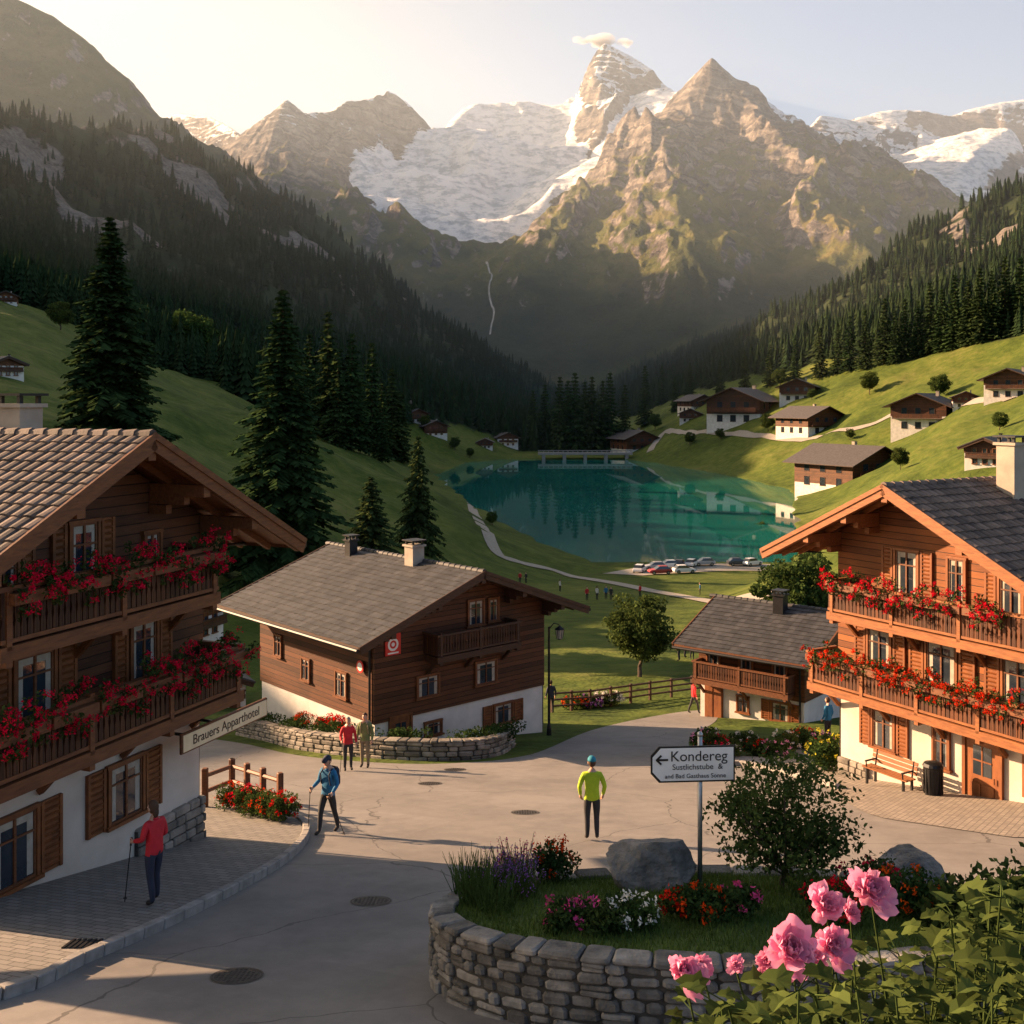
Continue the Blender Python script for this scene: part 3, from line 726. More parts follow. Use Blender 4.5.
RC=house('timber_chalet',11.9,32.0,aR,-11.35,-3.0,4.9,9,-8.8,-2.47,.49,1.85,1.55,W='wood_warm',B='beam_warm',tile='tile_clay',curved=True,
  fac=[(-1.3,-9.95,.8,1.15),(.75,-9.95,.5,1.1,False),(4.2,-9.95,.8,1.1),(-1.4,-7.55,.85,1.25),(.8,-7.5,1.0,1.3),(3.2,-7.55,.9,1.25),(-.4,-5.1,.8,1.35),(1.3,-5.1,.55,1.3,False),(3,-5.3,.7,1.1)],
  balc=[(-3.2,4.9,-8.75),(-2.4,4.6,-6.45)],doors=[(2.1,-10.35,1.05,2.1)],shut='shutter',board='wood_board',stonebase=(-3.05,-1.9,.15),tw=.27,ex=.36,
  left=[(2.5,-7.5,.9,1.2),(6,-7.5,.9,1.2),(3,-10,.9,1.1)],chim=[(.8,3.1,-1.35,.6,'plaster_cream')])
geraniums(RC,-3.2,4.9,-7.82);geraniums(RC,-2.4,3.6,-5.5,dens=1.1)
aC=math.atan2(.66,.75)
CC=house('timber_farmhouse',-1.97,44.9,aC,-13.9,-4.38,4.38,8.8,-12.35,-6.9,.365,1.5,1.3,W='wood_dark',B='beam_dark',PL='plaster_white',tile='tile_slate',
  fac=[(-1.9,-11.35,1.05,.85,False),(1.1,-11.3,1.1,.95,False),(.55,-8.75,.8,1.05,False),(1.5,-8.75,.5,.95,False),(-1.6,-13.1,.8,.55,False),(2.1,-13.2,1.0,.85)],
  left=[(7.2,-10.6,.55,.9,False),(2.2,-11.3,.75,1.0,False),(4.9,-11.2,.6,.9,False)],
  balc=[(-2.1,2.2,-10.05,1.0,.85)],doors=[(-3.2,-13.3,.9,1.9)],shut='shutter_dark',board='wood_board_dark',
  chim=[(-.3,3.0,-6.25,.6,'plaster_cream'),(-.5,7.6,-6.45,.42,'metal_dark')],ex=.34,tw=.34)
SC=house('small_chalet',15.9,54.5,math.radians(50),-15.7,-3.2,3.2,5.6,-14.3,-10.5,.42,1.1,.9,W='wood_mid',B='beam',PL='plaster_white',tile='tile_slate',
  fac=[(-1.3,-12.8,.7,.9,False)],left=[(1.2,-12.9,.7,.9,False),(3.0,-12.9,.7,.9,False),(4.8,-12.9,.7,.9,False),(1.2,-15.0,.9,.9),(3.2,-15.0,.6,.8,False)],
  balcL=[(-5.5,-.4,-13.9,.9,.85)],shut='shutter',chim=[(-.6,2.5,-9.9,.55,'metal_dark')],ex=.34,tw=.34)
mb=MB();mb.box((0,-.05,1.0),(1.0,.1,2.0),0)
for sx in (-1,1): mb.box((sx*.25,-.11,1.0),(.4,.03,1.7),0)
o=mb.obj('door',['shutter'],SC);o.location=(-3.2,4.8,-.35);o.rotation_euler=(0,0,-math.pi/2)
def far_house(px,py,wpx,ang,white=.45,h=1.0,name='chalet',d0=60,dist=None):
    x,y,zz=hit(px,py,d0)
    if dist: y=dist;x=(px-512)/F*y;zz=gz(x,y)
    w=wpx/F*y*.84;hw=w/2*.82;H=w*.40*h
    A=math.radians(ang);cs=[gz(x+sx*hw*math.cos(A)-yy*math.sin(A),y+sx*hw*math.sin(A)+yy*math.cos(A)) for sx in (-1,1) for yy in (0,w*.9)]
    zb=min(cs)+.22*(max(cs)-min(cs))
    house(name,x,y,A,zb,-hw,hw,w*.9,zb+H*white,zb+H+hw*.42,.42,w*.1,w*.1,W=random.choice(['wood_dark','wood_mid']),B='beam_dark',PL='plaster_white',far=True,
      fac=[(sx*hw*.5,zb+H*q,w*.085,w*.1,False) for sx in (-1,0,1) for q in (.28,.78)],left=[(w*k,zb+H*q,w*.085,w*.1,False) for k in (.2,.45,.7) for q in (.28,.75)],right=[(w*k,zb+H*q,w*.085,w*.1,False) for k in (.2,.45,.7) for q in (.28,.75)],
      balc=[(-hw*.9,hw*.9,zb+H*.52,w*.08,w*.07)],shut='shutter_dark',chim=[(hw*.4,w*.5,zb+H+hw*.50,w*.045,'plaster_cream')])
for a in ((878,466,104,30,.2,.85),(918,432,78,-35,.6,1.1),(985,468,58,-40,.7,1.1),(826,428,66,25,.45,.9),(733,428,80,-30,.45),(797,400,50,-20,.6),(703,405,38,20,.5),(642,448,50,20,.15,.8),(1008,400,66,-35,.7),(966,404,36,-20,.6),(690,420,30,-10,.5),
          (508,447,30,10,.8),(418,424,30,30,.4),(436,438,34,20,.3),(168,360,34,20,.6),(8,378,44,40,.85),(6,303,28,20,.3),(240,376,26,10,.4),(405,412,24,-10,.5),(485,448,22,0,.5)):
    far_house(*a)
far_house(222,628,70,30,.95,1.2,'white_house',dist=60)
far_house(205,520,90,70,.8,1.0,'white_house',dist=74)
# ---------------------------------------------------------------- conifers
def conifer(name,H,R,layers,per,cl,qs,mat='needles',seed=0,base=.06):
    r=np.random.default_rng(seed);Q=[]
    for i in range(layers):
        t=i/(layers-1);z=H*(base+(1-base)*t**1.0*.985)
        rad=R*((1-t)**.8)*(.72+.5*r.random())*(1 if t>.1 else .75+2.5*t)+.12
        nb=max(4,int(per*(.5+.5*(1-t))))
        a0=r.random()*6.28
        for b in range(nb):
            a=a0+6.283*b/nb+r.normal()*.22;rl=rad*(.6+.55*r.random())
            dx,dy=math.cos(a),math.sin(a);dr=.30+.18*r.random();up=.12*(t) 
            nq=max(3,int(cl*(rl/R)+2))
            for k in range(nq):
                f=(k+.6)/nq;rr=rl*f
                zz=z-dr*rr*(.5+.5*f)+up*rr+ (0.12*rl*max(0,f-.75))
                wd=(.17*rl*(1.15-f)+qs*.5)*(.8+.5*r.random());ln=qs*(.9+.6*r.random())
                for sd in (-1,1):
                    tilt=-.35-.5*r.random()
                    sx,sy=-dy*sd,dx*sd
                    p=np.array([dx*rr,dy*rr,zz])
                    o=np.array([sx*wd+dx*wd*.55,sy*wd+dy*wd*.55,wd*tilt])
                    l=np.array([dx*ln,dy*ln,-dr*ln*.6])
                    Q.append([p-l*.5,p+l*.5,p+o+l*.35,p+o*1.0-l*.1])
                if r.random()<.6:
                    p=np.array([dx*rr,dy*rr,zz]);Q.append([p-[dx*ln*.4,dy*ln*.4,0],p+[dx*ln*.4,dy*ln*.4,0],p+[dx*ln*.25,dy*ln*.25,-qs*.9],p+[-dx*ln*.2,-dy*ln*.2,-qs*.7]])
    Q=np.array(Q);Q+=r.normal(size=Q.shape)*qs*.07
    tn=8;tr=H*.014+.04;T=[]
    for i in range(tn):
        a,b=6.283*i/tn,6.283*(i+1)/tn
        T.append([[math.cos(a)*tr,math.sin(a)*tr,-1.2],[math.cos(b)*tr,math.sin(b)*tr,-1.2],[math.cos(b)*.02,math.sin(b)*.02,H*.99],[math.cos(a)*.02,math.sin(a)*.02,H*.99]])
    V=np.concatenate([Q,np.array(T)])
    return quads_mesh(name,V,[0]*len(Q)+[1]*tn,[mat,'bark'])
big=[conifer('spruce_a',24,5.6,54,17,17,.40,seed=1),conifer('spruce_b',24,4.7,56,16,16,.38,seed=2)]
small=[conifer('fir_small',10,3.4,28,12,10,.34,seed=3,base=.03)]
mid=[conifer('conifer_mid_%d'%i,20,3.1+.5*i,22,9,5,.75,seed=5+i) for i in range(3)]
def tree(px,py,hpx,meshes,name,Hm,d=None,w=1,top=None):
    x,y,zz=hit(px,py)
    if d: y=d;x=(px-512)/F*y;zz=gz(x,y)
    s=hpx/F*y/Hm
    if top: s=((400-top)/F*y-zz)/Hm
    o=bpy.data.objects.new(name,random.choice(meshes));o.scale=(s*w,s*w,s);o.rotation_euler=(0,0,random.random()*6);o.location=(x,y,zz-.2);link(o)
tree(110,455,242,[big[0]],'spruce_tree',24,d=112,w=1.1,top=212);tree(283,548,262,[big[1]],'spruce_tree',24,d=88,w=1.1,top=284)
tree(371,553,84,small,'fir_tree',10,d=110,w=1.1,top=474);tree(418,497,66,small,'fir_tree',10,d=160,w=.7,top=434)
for p in ((328,440,130),(352,450,118),(372,452,110),(392,458,90),(310,428,95),(338,446,95),(402,462,70),(382,462,80),(300,440,80),(645,425,60),(560,452,76),(575,452,80),(545,450,66),(592,452,76),(610,452,80),(533,450,60),(625,450,66),(568,450,70),(603,450,70),(585,449,68),(662,405,40),(675,412,36),
  (850,372,56),(865,370,60),(885,364,66),(905,360,62),(930,354,72),(955,350,76),(980,343,76),(1005,336,80),(1020,333,76),(895,364,54),(918,358,58),(942,352,64),(968,346,66),(992,340,70),(690,402,40),(720,396,36),(745,390,40),(770,386,42),(795,382,46),(820,378,50),(838,374,52)):
    tree(*p,mid,'spruce_tree',20)
def ltree(name,H,cr,n,ls,mat='leaves',seed=0,nb=9,trunk=.16,squash=1.0,low=.28,kc=26):
    random.seed(seed);mb=MB()
    tips=[];th=H*low
    mb.tube([(0,0,-.6),(0,.03*H,th*.6),(.02*H,0,th),(.01*H,.01*H,H*.75)],[trunk*1.2,trunk,trunk*.8,trunk*.15],8,0)
    for i in range(nb):
        a=6.283*i/nb+random.uniform(-.3,.3);z0=th*(.75+.9*random.random());L=cr*random.uniform(.6,1.0);up=random.uniform(.25,1.0)
        p0=Vector((.01,0,z0));p1=p0+Vector((math.cos(a)*L*.5,math.sin(a)*L*.5,L*up*.6));p2=p1+Vector((math.cos(a)*L*.45,math.sin(a)*L*.45,L*up*.5))
        mb.tube([p0,p1,p2],[trunk*.5,trunk*.3,trunk*.08],6,0);tips+=[p1,p2]
        for q in range(2):
            p3=p1+Vector((random.uniform(-.4,.4),random.uniform(-.4,.4),random.uniform(.2,.6)))*L;mb.tube([p1,p3],[trunk*.22,trunk*.06],5,0);tips.append(p3)
    C=[];cz=(H+th)/2;rz=(H-th)/2
    cl=[Vector((blob((0,0,cz),(cr*.85,cr*.85,rz*.88),1,.35))[0]) for _ in range(int(kc+nb*2))]+tips
    for c in cl:
        rr=cr*random.uniform(.2,.34);C.append(blob(tuple(c),(rr,rr,rr*.75*squash),int(n/len(cl)*random.uniform(.6,1.4)),.35))
    C=np.concatenate(C);V=rand_quads(C,ls)
    tv=np.array([[mb.v[i] for i in f] for f in mb.f if len(f)==4])
    return quads_mesh(name,np.concatenate([V,tv]),[0]*len(V)+[1]*len(tv),[mat,'bark'])
bt=ltree('broadleaf_a',7,2.9,9000,.16,'leaves',1,low=.22);bt2=ltree('broadleaf_b',11,4.4,9000,.26,'leaves',4)
random.seed(5)
def place(mesh,name,x,y,zz,s,rz=0):
    o=bpy.data.objects.new(name,mesh);o.location=(x,y,zz);o.scale=(s,)*3;o.rotation_euler=(0,0,rz);return link(o)
def pt(px,d): x=(px-512)/F*d;return x,d,gz(x,d)
x,y,zz=pt(640,72);place(bt,'broadleaf_tree',x,y,zz-.1,.82)
x,y,zz=pt(800,82);place(bt2,'broadleaf_tree',x,y,zz-.1,.75,1)
for px,py,hp in ((190,372,52),(215,368,40),(492,525,20),(620,445,30),(900,470,20),(768,432,16),(850,440,16),(812,400,16),(60,330,40),(760,540,16),(1000,430,26),(940,400,22),(655,430,22),(690,445,18),(720,440,16),(780,388,26),(870,395,20),(455,450,18),(470,458,14),(425,430,20)):
    x,y,zz=hit(px,py);place(random.choice([bt,bt2]),'broadleaf_tree',x,y,zz-.3,hp/F*y/9,random.random()*6)
def lowcon(seed):
    r=np.random.default_rng(seed);V=[]
    H=1.0;R=.18
    for i in range(9):
        t=i/9;z=H*(.06+.9*t);rad=R*(1-t)**.9*(.85+.3*r.random())+.01;n=9;a0=r.random()*6
        for k in range(n):
            a=a0+6.283*k/n;w=6.283/n*.62;rr=rad*(.7+.6*r.random())
            V.append([[0,0,z+.13],[math.cos(a-w)*rr*.75,math.sin(a-w)*rr*.75,z-.01],[math.cos(a)*rr*1.15,math.sin(a)*rr*1.15,z-.055],[math.cos(a+w)*rr*.75,math.sin(a+w)*rr*.75,z-.01]])
    return quads_mesh('forest_conifer',np.array(V),[0]*len(V),['needles_far'])
def scatter(name,n,ylo,yhi,seed,sc):
    r=np.random.default_rng(seed)
    y=np.exp(r.uniform(np.log(ylo),np.log(yhi),n));u=r.uniform(-.60,.60,n);x=u*(y+60)
    zz,sn,ms,hf,ri=ground(x,y,True);f,cl=forest_mask(x,y,zz,hf,ri,ms)
    keep=(f>.5)&(ms<.5)&(r.random(n)>cl*1.05)&(r.random(n)<np.clip(y/1000,.4,1))&(r.random(n)<.85+.9*fbm(x/50,y/50,2,7))
    x,y,zz=x[keep],y[keep],zz[keep];m=len(x)
    h=sc*r.uniform(.45,1.15,m)*np.where(y<700,1.1,.9);a=r.uniform(0,6.28,m);V=np.zeros((m,4,3))
    for k in range(4):
        V[:,k,0]=x+np.cos(a+k*np.pi/2)*h*.7071;V[:,k,1]=y+np.sin(a+k*np.pi/2)*h*.7071;V[:,k,2]=zz-.5
    me=quads_mesh(name,V,[0]*m,['needles_far']);o=link(bpy.data.objects.new(name,me))
    o.instance_type='FACES';o.use_instance_faces_scale=True;o.instance_faces_scale=1;o.show_instancer_for_render=False
    c=bpy.data.objects.new('forest_conifer',lowcon(seed));link(c,o)
    return m
cnt=0
for i in range(3): cnt+=scatter('conifer_forest',24000,250,2300,200+i,15+2.5*i)
print('forest',cnt)
# ---------------------------------------------------------------- planter island
PC=(2.95,15.0);PRX,PRY=3.9,2.3
def wallring(name,fn,t0,t1,height,courses,thick=.32,mats=('stone_grey','mortar'),batter=0,lw=(.2,.5)):
    mb=MB();pts=[fn(t0+(t1-t0)*i/200) for i in range(201)]
    cum=[0]
    for a,b in zip(pts[:-1],pts[1:]): cum.append(cum[-1]+math.hypot(b[0]-a[0],b[1]-a[1]))
    T=cum[-1]
    def at(s):
        k=np.interp(s,cum,range(201));i=min(int(k),199);f=k-i
        return [pts[i][q]*(1-f)+pts[i+1][q]*f for q in range(3)],math.atan2(pts[i+1][1]-pts[i][1],pts[i+1][0]-pts[i][0]),(pts[i+1][2]-pts[i][2])/max(1e-6,cum[i+1]-cum[i])
    chs=np.array([random.uniform(.65,1.35) for _ in range(courses)]);chs=chs/chs.sum()*height;zc=0
    for c in range(courses):
        s=random.uniform(-.2,0);ch=chs[c]
        while s<T:
            w=random.uniform(*lw)*(.8+ch/height*courses*.3);p,a,sl=at(min(max(s+w/2,0),T))
            if random.random()<.22:
                parts=[(zc+ch*.27,ch*.46),(zc+ch*.76,ch*.42)]
            else: parts=[(zc+ch/2+random.uniform(-.006,.006),ch*random.uniform(.84,.97))]
            for zq,hh in parts:
                R=Matrix.Rotation(a+random.uniform(-.04,.04),4,'Z')@Matrix.Rotation(-math.atan(sl)+random.uniform(-.05,.05),4,'Y')
                mb.box((p[0],p[1],p[2]+zq),(w*.95,thick+random.uniform(-.06,.06),hh),0,R=R,ch=min(.035,hh*.3))
            s+=w
        zc+=ch
    for i in range(0,200,2):
        a=pts[i];b=pts[i+2];an=math.atan2(b[1]-a[1],b[0]-a[0]);L=math.hypot(b[0]-a[0],b[1]-a[1])
        mb.box(((a[0]+b[0])/2,(a[1]+b[1])/2,(a[2]+b[2])/2+height/2-.02),(L*1.05,thick*.72,height-.03),1,R=an)
    s=0
    while s<T:
        w=random.uniform(.25,.6);p,a,sl=at(min(s+w/2,T))
        R=Matrix.Rotation(a,4,'Z')@Matrix.Rotation(-math.atan(sl)+random.uniform(-.02,.02),4,'Y')
        mb.box((p[0],p[1],p[2]+height+.03),(w*.96,thick+random.uniform(-.02,.08),random.uniform(.06,.10)),0,R=R,ch=.028);s+=w
    return mb.obj(name,list(mats))
def ringpt(t):
    x=PC[0]+PRX*math.cos(t);y=PC[1]+PRY*math.sin(t);return x,y,zp(y)-.05
wallring('stone_planter_wall',ringpt,-math.pi,math.pi,.95,6,lw=(.14,.46))
mb=MB();vs=[];nR=10;nA=48
def ptop(x,y):
    r=math.hypot((x-PC[0])/PRX,(y-PC[1])/PRY);return zp(y)+.88+.16*(1-r*r)+.03*math.sin(x*3)*math.cos(y*2.3)
for i in range(nR+1):
    for j in range(nA):
        a=2*math.pi*j/nA;r=.965*i/nR;x=PC[0]+PRX*r*math.cos(a);y=PC[1]+PRY*r*math.sin(a);vs.append((x,y,ptop(x,y)))
mb.add(vs,[(i*nA+j,i*nA+(j+1)%nA,(i+1)*nA+(j+1)%nA,(i+1)*nA+j) for i in range(nR) for j in range(nA)])
pmat('lawn',(.085,.13,.024),(.04,.065,.014),1.5,.95,.6,.03,9);mb.obj('planter_lawn',['lawn'],smooth=True)
def grass(name,xy,zz,h,w=.012,mat='grass_blade'):
    n=len(xy);a=rng.uniform(0,6.28,n);hh=h*rng.uniform(.4,1.3,n);l=rng.normal(size=(n,2))*.35*hh[:,None]
    dx=np.cos(a)*w;dy=np.sin(a)*w;V=np.zeros((n,4,3))
    V[:,0]=np.stack([xy[:,0]-dx,xy[:,1]-dy,zz-.01],1);V[:,1]=np.stack([xy[:,0]+dx,xy[:,1]+dy,zz-.01],1)
    V[:,2]=np.stack([xy[:,0]+l[:,0]+dx*.2,xy[:,1]+l[:,1]+dy*.2,zz+hh],1);V[:,3]=np.stack([xy[:,0]+l[:,0]-dx*.2,xy[:,1]+l[:,1]-dy*.2,zz+hh],1)
    return link(bpy.data.objects.new(name,quads_mesh(name,V,[0]*n,[mat])))
n=26000;a=rng.uniform(0,6.283,n);r=.95*np.sqrt(rng.uniform(0,1,n));gx=PC[0]+PRX*r*np.cos(a);gy=PC[1]+PRY*r*np.sin(a)
gzv=np.array([ptop(p,q) for p,q in zip(gx,gy)]);grass('planter_grass',np.stack([gx,gy],1),gzv,.085,.007)
def at_top(px,d): x=(px-512)/F*d;return x,d,ptop(x,d)
def boulder(name,x,y,zz,sx,sy,sz,seed):
    r=random.Random(seed);pl=[]
    for i in range(22):
        v=Vector((r.gauss(0,1),r.gauss(0,1),r.gauss(0,1))).normalized();pl.append((v,r.uniform(.62,.9)))
    def fn(p):
        q=p.copy()
        for v,c in pl:
            t=q.dot(v)
            if t>c: q-=v*(t-c)
        k=1+.05*float(pn(np.array([q.x*4+seed]),np.array([q.y*4+q.z*5]),seed)[0])
        return q*k
    mb=MB();mb.sph((0,0,sz*.3),(sx*.58,sy*.58,sz*.78),0,44,30,fn=fn);return mb.obj(name,['boulder'],loc=(x,y,zz),smooth=False)
x,y,zz=at_top(650,16.0);boulder('boulder',x,y,zz,1.25,.85,.85,3)
x,y=5.9,16.2;boulder('boulder',x,y,zz-.1,1.1,.9,.6,5)
def bush(name,x,y,zz,r,h,n=1600,ls=.035,mat='leaves',fl=None,nf=30,fs=.03,fr=.03):
    C=[]
    for i in range(12):
        c=(random.uniform(-.55,.55)*r,random.uniform(-.55,.55)*r,h*random.uniform(.25,.75));C.append(blob(c,(r*.5,r*.5,h*.3),n//12,.2))
    parts=[(np.concatenate(C),ls,mat)]
    if fl:
        for f in (fl if isinstance(fl,(list,tuple)) else [fl]):
            P=blob((0,0,h*.55),(r*.95,r*.95,h*.5),nf,.8);P=P[P[:,2]>h*.35];parts.append((flowerpts(P,fr,12),fs,f))
    return leafmass(name,parts,loc=(x,y,zz))
x,y,zz=at_top(783,15.9)
shr=ltree('shrub_mesh',2.15,1.1,7500,.042,'leaves',12,nb=14,trunk=.035,low=.10,kc=34);place(shr,'shrub',x,y,zz,1,0)
random.seed(8)
for px,d,r,h,fl,m in ((555,16.6,.38,.62,'red_petals','leaves_dark'),(600,13.9,.36,.38,'magenta_petals','leaves_dark'),(565,14.0,.32,.36,'magenta_petals','leaves_dark'),(632,14.0,.36,.4,'white_petals','leaves'),(700,14.1,.36,.42,'red_petals','leaves_dark'),(680,14.3,.28,.36,'red_petals','leaves'),(738,14.2,.34,.42,'magenta_petals','leaves_dark'),(870,15.2,.5,.6,'red_petals','leaves_dark'),(905,14.6,.5,.6,'red_petals','leaves_dark'),(835,14.2,.45,.45,'red_petals','leaves_dark')):
    x,y,zz=at_top(px,d);bush('flowering_bush',x,y,zz,r,h,mat=m,fl=fl,nf=34 if fl!='magenta_petals' else 16,fs=.026)
def lavender(name,x,y,zz,r,h,n,fl='purple_petals'):
    a=rng.uniform(0,6.28,n);q=r*np.sqrt(rng.uniform(0,1,n));l=rng.normal(size=(n,2))*.16*h
    bx=np.cos(a)*q;by=np.sin(a)*q;hh=h*rng.uniform(.6,1.1,n);V=np.zeros((n,4,3));w=.008
    V[:,0]=np.stack([bx-w,by,0*bx],1);V[:,1]=np.stack([bx+w,by,0*bx],1);V[:,2]=np.stack([bx*1.5+l[:,0]+w*.3,by*1.5+l[:,1],hh],1);V[:,3]=np.stack([bx*1.5+l[:,0]-w*.3,by*1.5+l[:,1],hh],1)
    tip=V[:,2];mats=['leaves'];mi=[0]*n;Vs=[V]
    lf=rand_quads(blob((0,0,h*.3),(r*1.1,r*1.1,h*.35),n*3,.1),.035,aspect=.25);Vs.append(lf);mi+=[0]*len(lf)
    if fl:
        f=rand_quads(np.concatenate([tip-[0,0,.03*k] for k in range(4)])+rng.normal(size=(4*n,3))*.01,.018);Vs.append(f);mi+=[1]*len(f);mats.append(fl)
    return place(quads_mesh(name,np.concatenate(Vs),mi,mats),name,x,y,zz,1)
for px,d,fl,h in ((505,16.2,'purple_petals',.55),(520,15.6,'purple_petals',.5),(475,15.3,None,.7),(490,15.9,'purple_petals',.45),(516,16.7,'magenta_petals',.6),(470,15.8,None,.6),(497,14.9,None,.4)):
    x,y,zz=at_top(px,d);lavender('lavender_plant' if fl else 'ornamental_grass',x,y,zz,.22,h,100,fl)
def text(s,size,T,parent,mat='black',ext=.004,align='CENTER',name='lettering'):
    cu=bpy.data.curves.new(name,'FONT');cu.body=s;cu.size=size;cu.extrude=ext;cu.align_x=align;cu.align_y='CENTER';cu.materials.append(M[mat])
    o=bpy.data.objects.new(name,cu);link(o,parent);o.matrix_local=T;return o
x,y,zz=at_top(700,15.9)
sg=empty('direction_sign',(x,y,zz),math.radians(4))
mb=MB();mb.tube([(0,0,-.3),(0,0,2.2)],.035,12,0);mb.sph((0,0,2.21),.045,0);mb.obj('post',['metal_grey'],sg,smooth=True)
mb=MB()
def arrowplate(mb,x0,x1,zc,h,y,th,mi,tip=.0):
    pr=[(x0+.12,zc-h/2),(x1,zc-h/2),(x1,zc+h/2),(x0+.12,zc+h/2),(x0,zc+h/2-.13),(x0,zc-h/2+.13)];n=len(pr)
    mb.add([(a,y,b) for a,b in pr]+[(a,y+th,b) for a,b in pr],[tuple(range(n))]+[tuple(range(2*n-1,n-1,-1))]+[(i,i+n,(i+1)%n+n,(i+1)%n) for i in range(n)],mi)
arrowplate(mb,-.73,.50,1.80,.52,-.05,.02,1);arrowplate(mb,-.705,.478,1.80,.47,-.054,.003,0)
mb.obj('panel',['sign_white','black'],sg)
RX=Matrix.Rotation(math.pi/2,4,'X')
text('Kondereg',.21,Matrix.Translation((-.03,-.058,1.91))@RX,sg,ext=.002);text('Sustlichstube  &',.115,Matrix.Translation((-.05,-.058,1.76))@RX,sg,ext=.002);text('and Bad Gasthaus Sonne',.09,Matrix.Translation((-.08,-.058,1.63))@RX,sg,ext=.002)
mb=MB();mb.box((-.56,-.06,1.87),(.16,.006,.03),0)
for s_ in (-1,1): mb.box((-.615,-.06,1.87+s_*.03),(.1,.006,.028),0,R=Matrix.Rotation(-s_*.75,4,'Y'))
mb.obj('arrow',['black'],sg)
hs=empty('hotel_sign',tuple(local(LC,3.05,-.85,-6.95)),aL)
mb=MB();mb.box((0,0,0),(3.0,.06,.42),0,ch=.015);mb.box((0,-.035,0),(2.9,.02,.34),1)
for xx in (-1.2,-.2): mb.box((xx,.35,.1),(.05,.7,.05),2)
mb.obj('board',['beam','sign_cream','metal_dark'],hs);text('Brauers Apparthotel',.28,Matrix.Translation((0,-.05,0))@RX,hs,'beam_dark',.003)
s1=empty('house_sign',tuple(local(CC,-3.6,-.1,-9.45)),aC);mb=MB();mb.box((0,0,0),(.72,.04,.82),0)
n=24
def ring(mb,r0,r1,y,mi,zc=0,xc=0):
    vs=[(xc+math.cos(2*math.pi*i/n)*r,y,zc+math.sin(2*math.pi*i/n)*r) for r in (max(r0,.001),r1) for i in range(n)];mb.add(vs,[(i,n+i,n+(i+1)%n,(i+1)%n) for i in range(n)],mi)
ring(mb,.16,.25,-.024,1);ring(mb,0,.08,-.024,1);mb.box((0,-.022,-.33),(.5,.01,.06),1);mb.obj('panel',['sign_red','sign_white'],s1)
s2=empty('round_sign',tuple(local(CC,-4.56,.7,-10.3)),aC-math.pi/2);mb=MB();mb.tube([(0,0,0),(0,-.03,0)],.24,20,0);ring(mb,0,.16,-.034,1);mb.obj('panel',['sign_red','sign_white'],s2)
# ---------------------------------------------------------------- stone wall, fences
w1=smooth([(*G(236,736),),(*G(265,742),),(*G(305,752),),(*G(380,760),),(*G(450,762),),(*G(492,758),),(*G(510,748),)],8)
def w1f(t):
    k=t*(len(w1)-1);i=min(int(k),len(w1)-2);f=k-i;x=w1[i][0]*(1-f)+w1[i+1][0]*f;y=w1[i][1]*(1-f)+w1[i+1][1]*f;return x,y+.5,zp(y+.5)-.05
wallring('stone_garden_wall',w1f,0,1,.7,4,.35,('stone','mortar'),lw=(.25,.6))
P_=[]
for i in range(60):
    x,y,zz=w1f(random.random());P_.append(blob((x+random.uniform(-.3,.3),y+.6+random.uniform(0,.5),zz+.6),(.4,.35,.3),90,.2))
leafmass('hedge',[(np.concatenate(P_),.06,'leaves_dark')])
for px,py in ((322,745),(300,742),(335,748)):
    x,y=G(px,py);bush('flowering_bush',x,y+.9,zp(y)+.3,.5,.6,fl='red_petals',nf=50,fs=.04,fr=.04)
def fence(name,pts,h=1.0,gap=1.8,mat='beam',rails=(.35,.75),zf=gz):
    mb=MB();
    for a,b in zip(pts[:-1],pts[1:]):
        L=math.hypot(b[0]-a[0],b[1]-a[1]);n=max(1,round(L/gap));an=math.atan2(b[1]-a[1],b[0]-a[0])
        q=[(a[0]+(b[0]-a[0])*i/n,a[1]+(b[1]-a[1])*i/n) for i in range(n+1)]
        for x,y in q: mb.box((x,y,zf(x,y)+h/2-.1),(.14,.14,h+.2),0,R=an,ch=.015)
        for (x0,y0),(x1,y1) in zip(q[:-1],q[1:]):
            for r in rails:
                mb.tube([(x0,y0,zf(x0,y0)+r*h),(x1,y1,zf(x1,y1)+r*h)],.055,6,0)
    return mb.obj(name,[mat])
fence('wooden_fence',[G(205,812),G(232,800),G(280,818)],1.0,1.3,rails=(.4,.8),zf=lambda x,y:zp(y)+.12)
for k in range(5):
    x,y=G(232+k*13,815+k*3);bush('flowering_bush',x,y+.1,zp(y)+.1,.45,.65,fl='red_petals',nf=26,fs=.03,fr=.03)
fence('wooden_fence',[pt(552,58)[:2],pt(590,60)[:2],pt(650,63)[:2],pt(712,66)[:2]],1.1,1.7,'beam_dark',(.3,.6,.9))
for px,d,fl in ((600,61,'white_petals'),(612,61.5,'white_petals'),(575,60,'red_petals'),(590,60.5,'purple_petals')):
    x,y,zz=pt(px,d);bush('flowering_bush',x,y,zz,.8,.7,ls=.07,fl=fl,nf=40,fs=.05,fr=.05)
for i in range(16):
    px=random.uniform(700,825);py=757-(px-700)*.06+random.uniform(-10,4);x,y=G(px,py)
    bush('flowering_bush',x,y,zp(y),.6,random.uniform(.4,.85),ls=.055,mat=random.choice(['leaves','leaves_dark']),fl=random.choice(['red_petals','pink_petals','red_petals','white_petals','red_petals']),nf=22,fs=.035,fr=.035)
x,y=G(825,770);bush('flowering_bush',x,y,zp(y),.7,1.3,n=2500,ls=.06,fl='yellow_petals',nf=50,fs=.035)
kerb(smooth([G(700,768),G(740,766),G(780,774),G(820,784),G(838,790)],3))
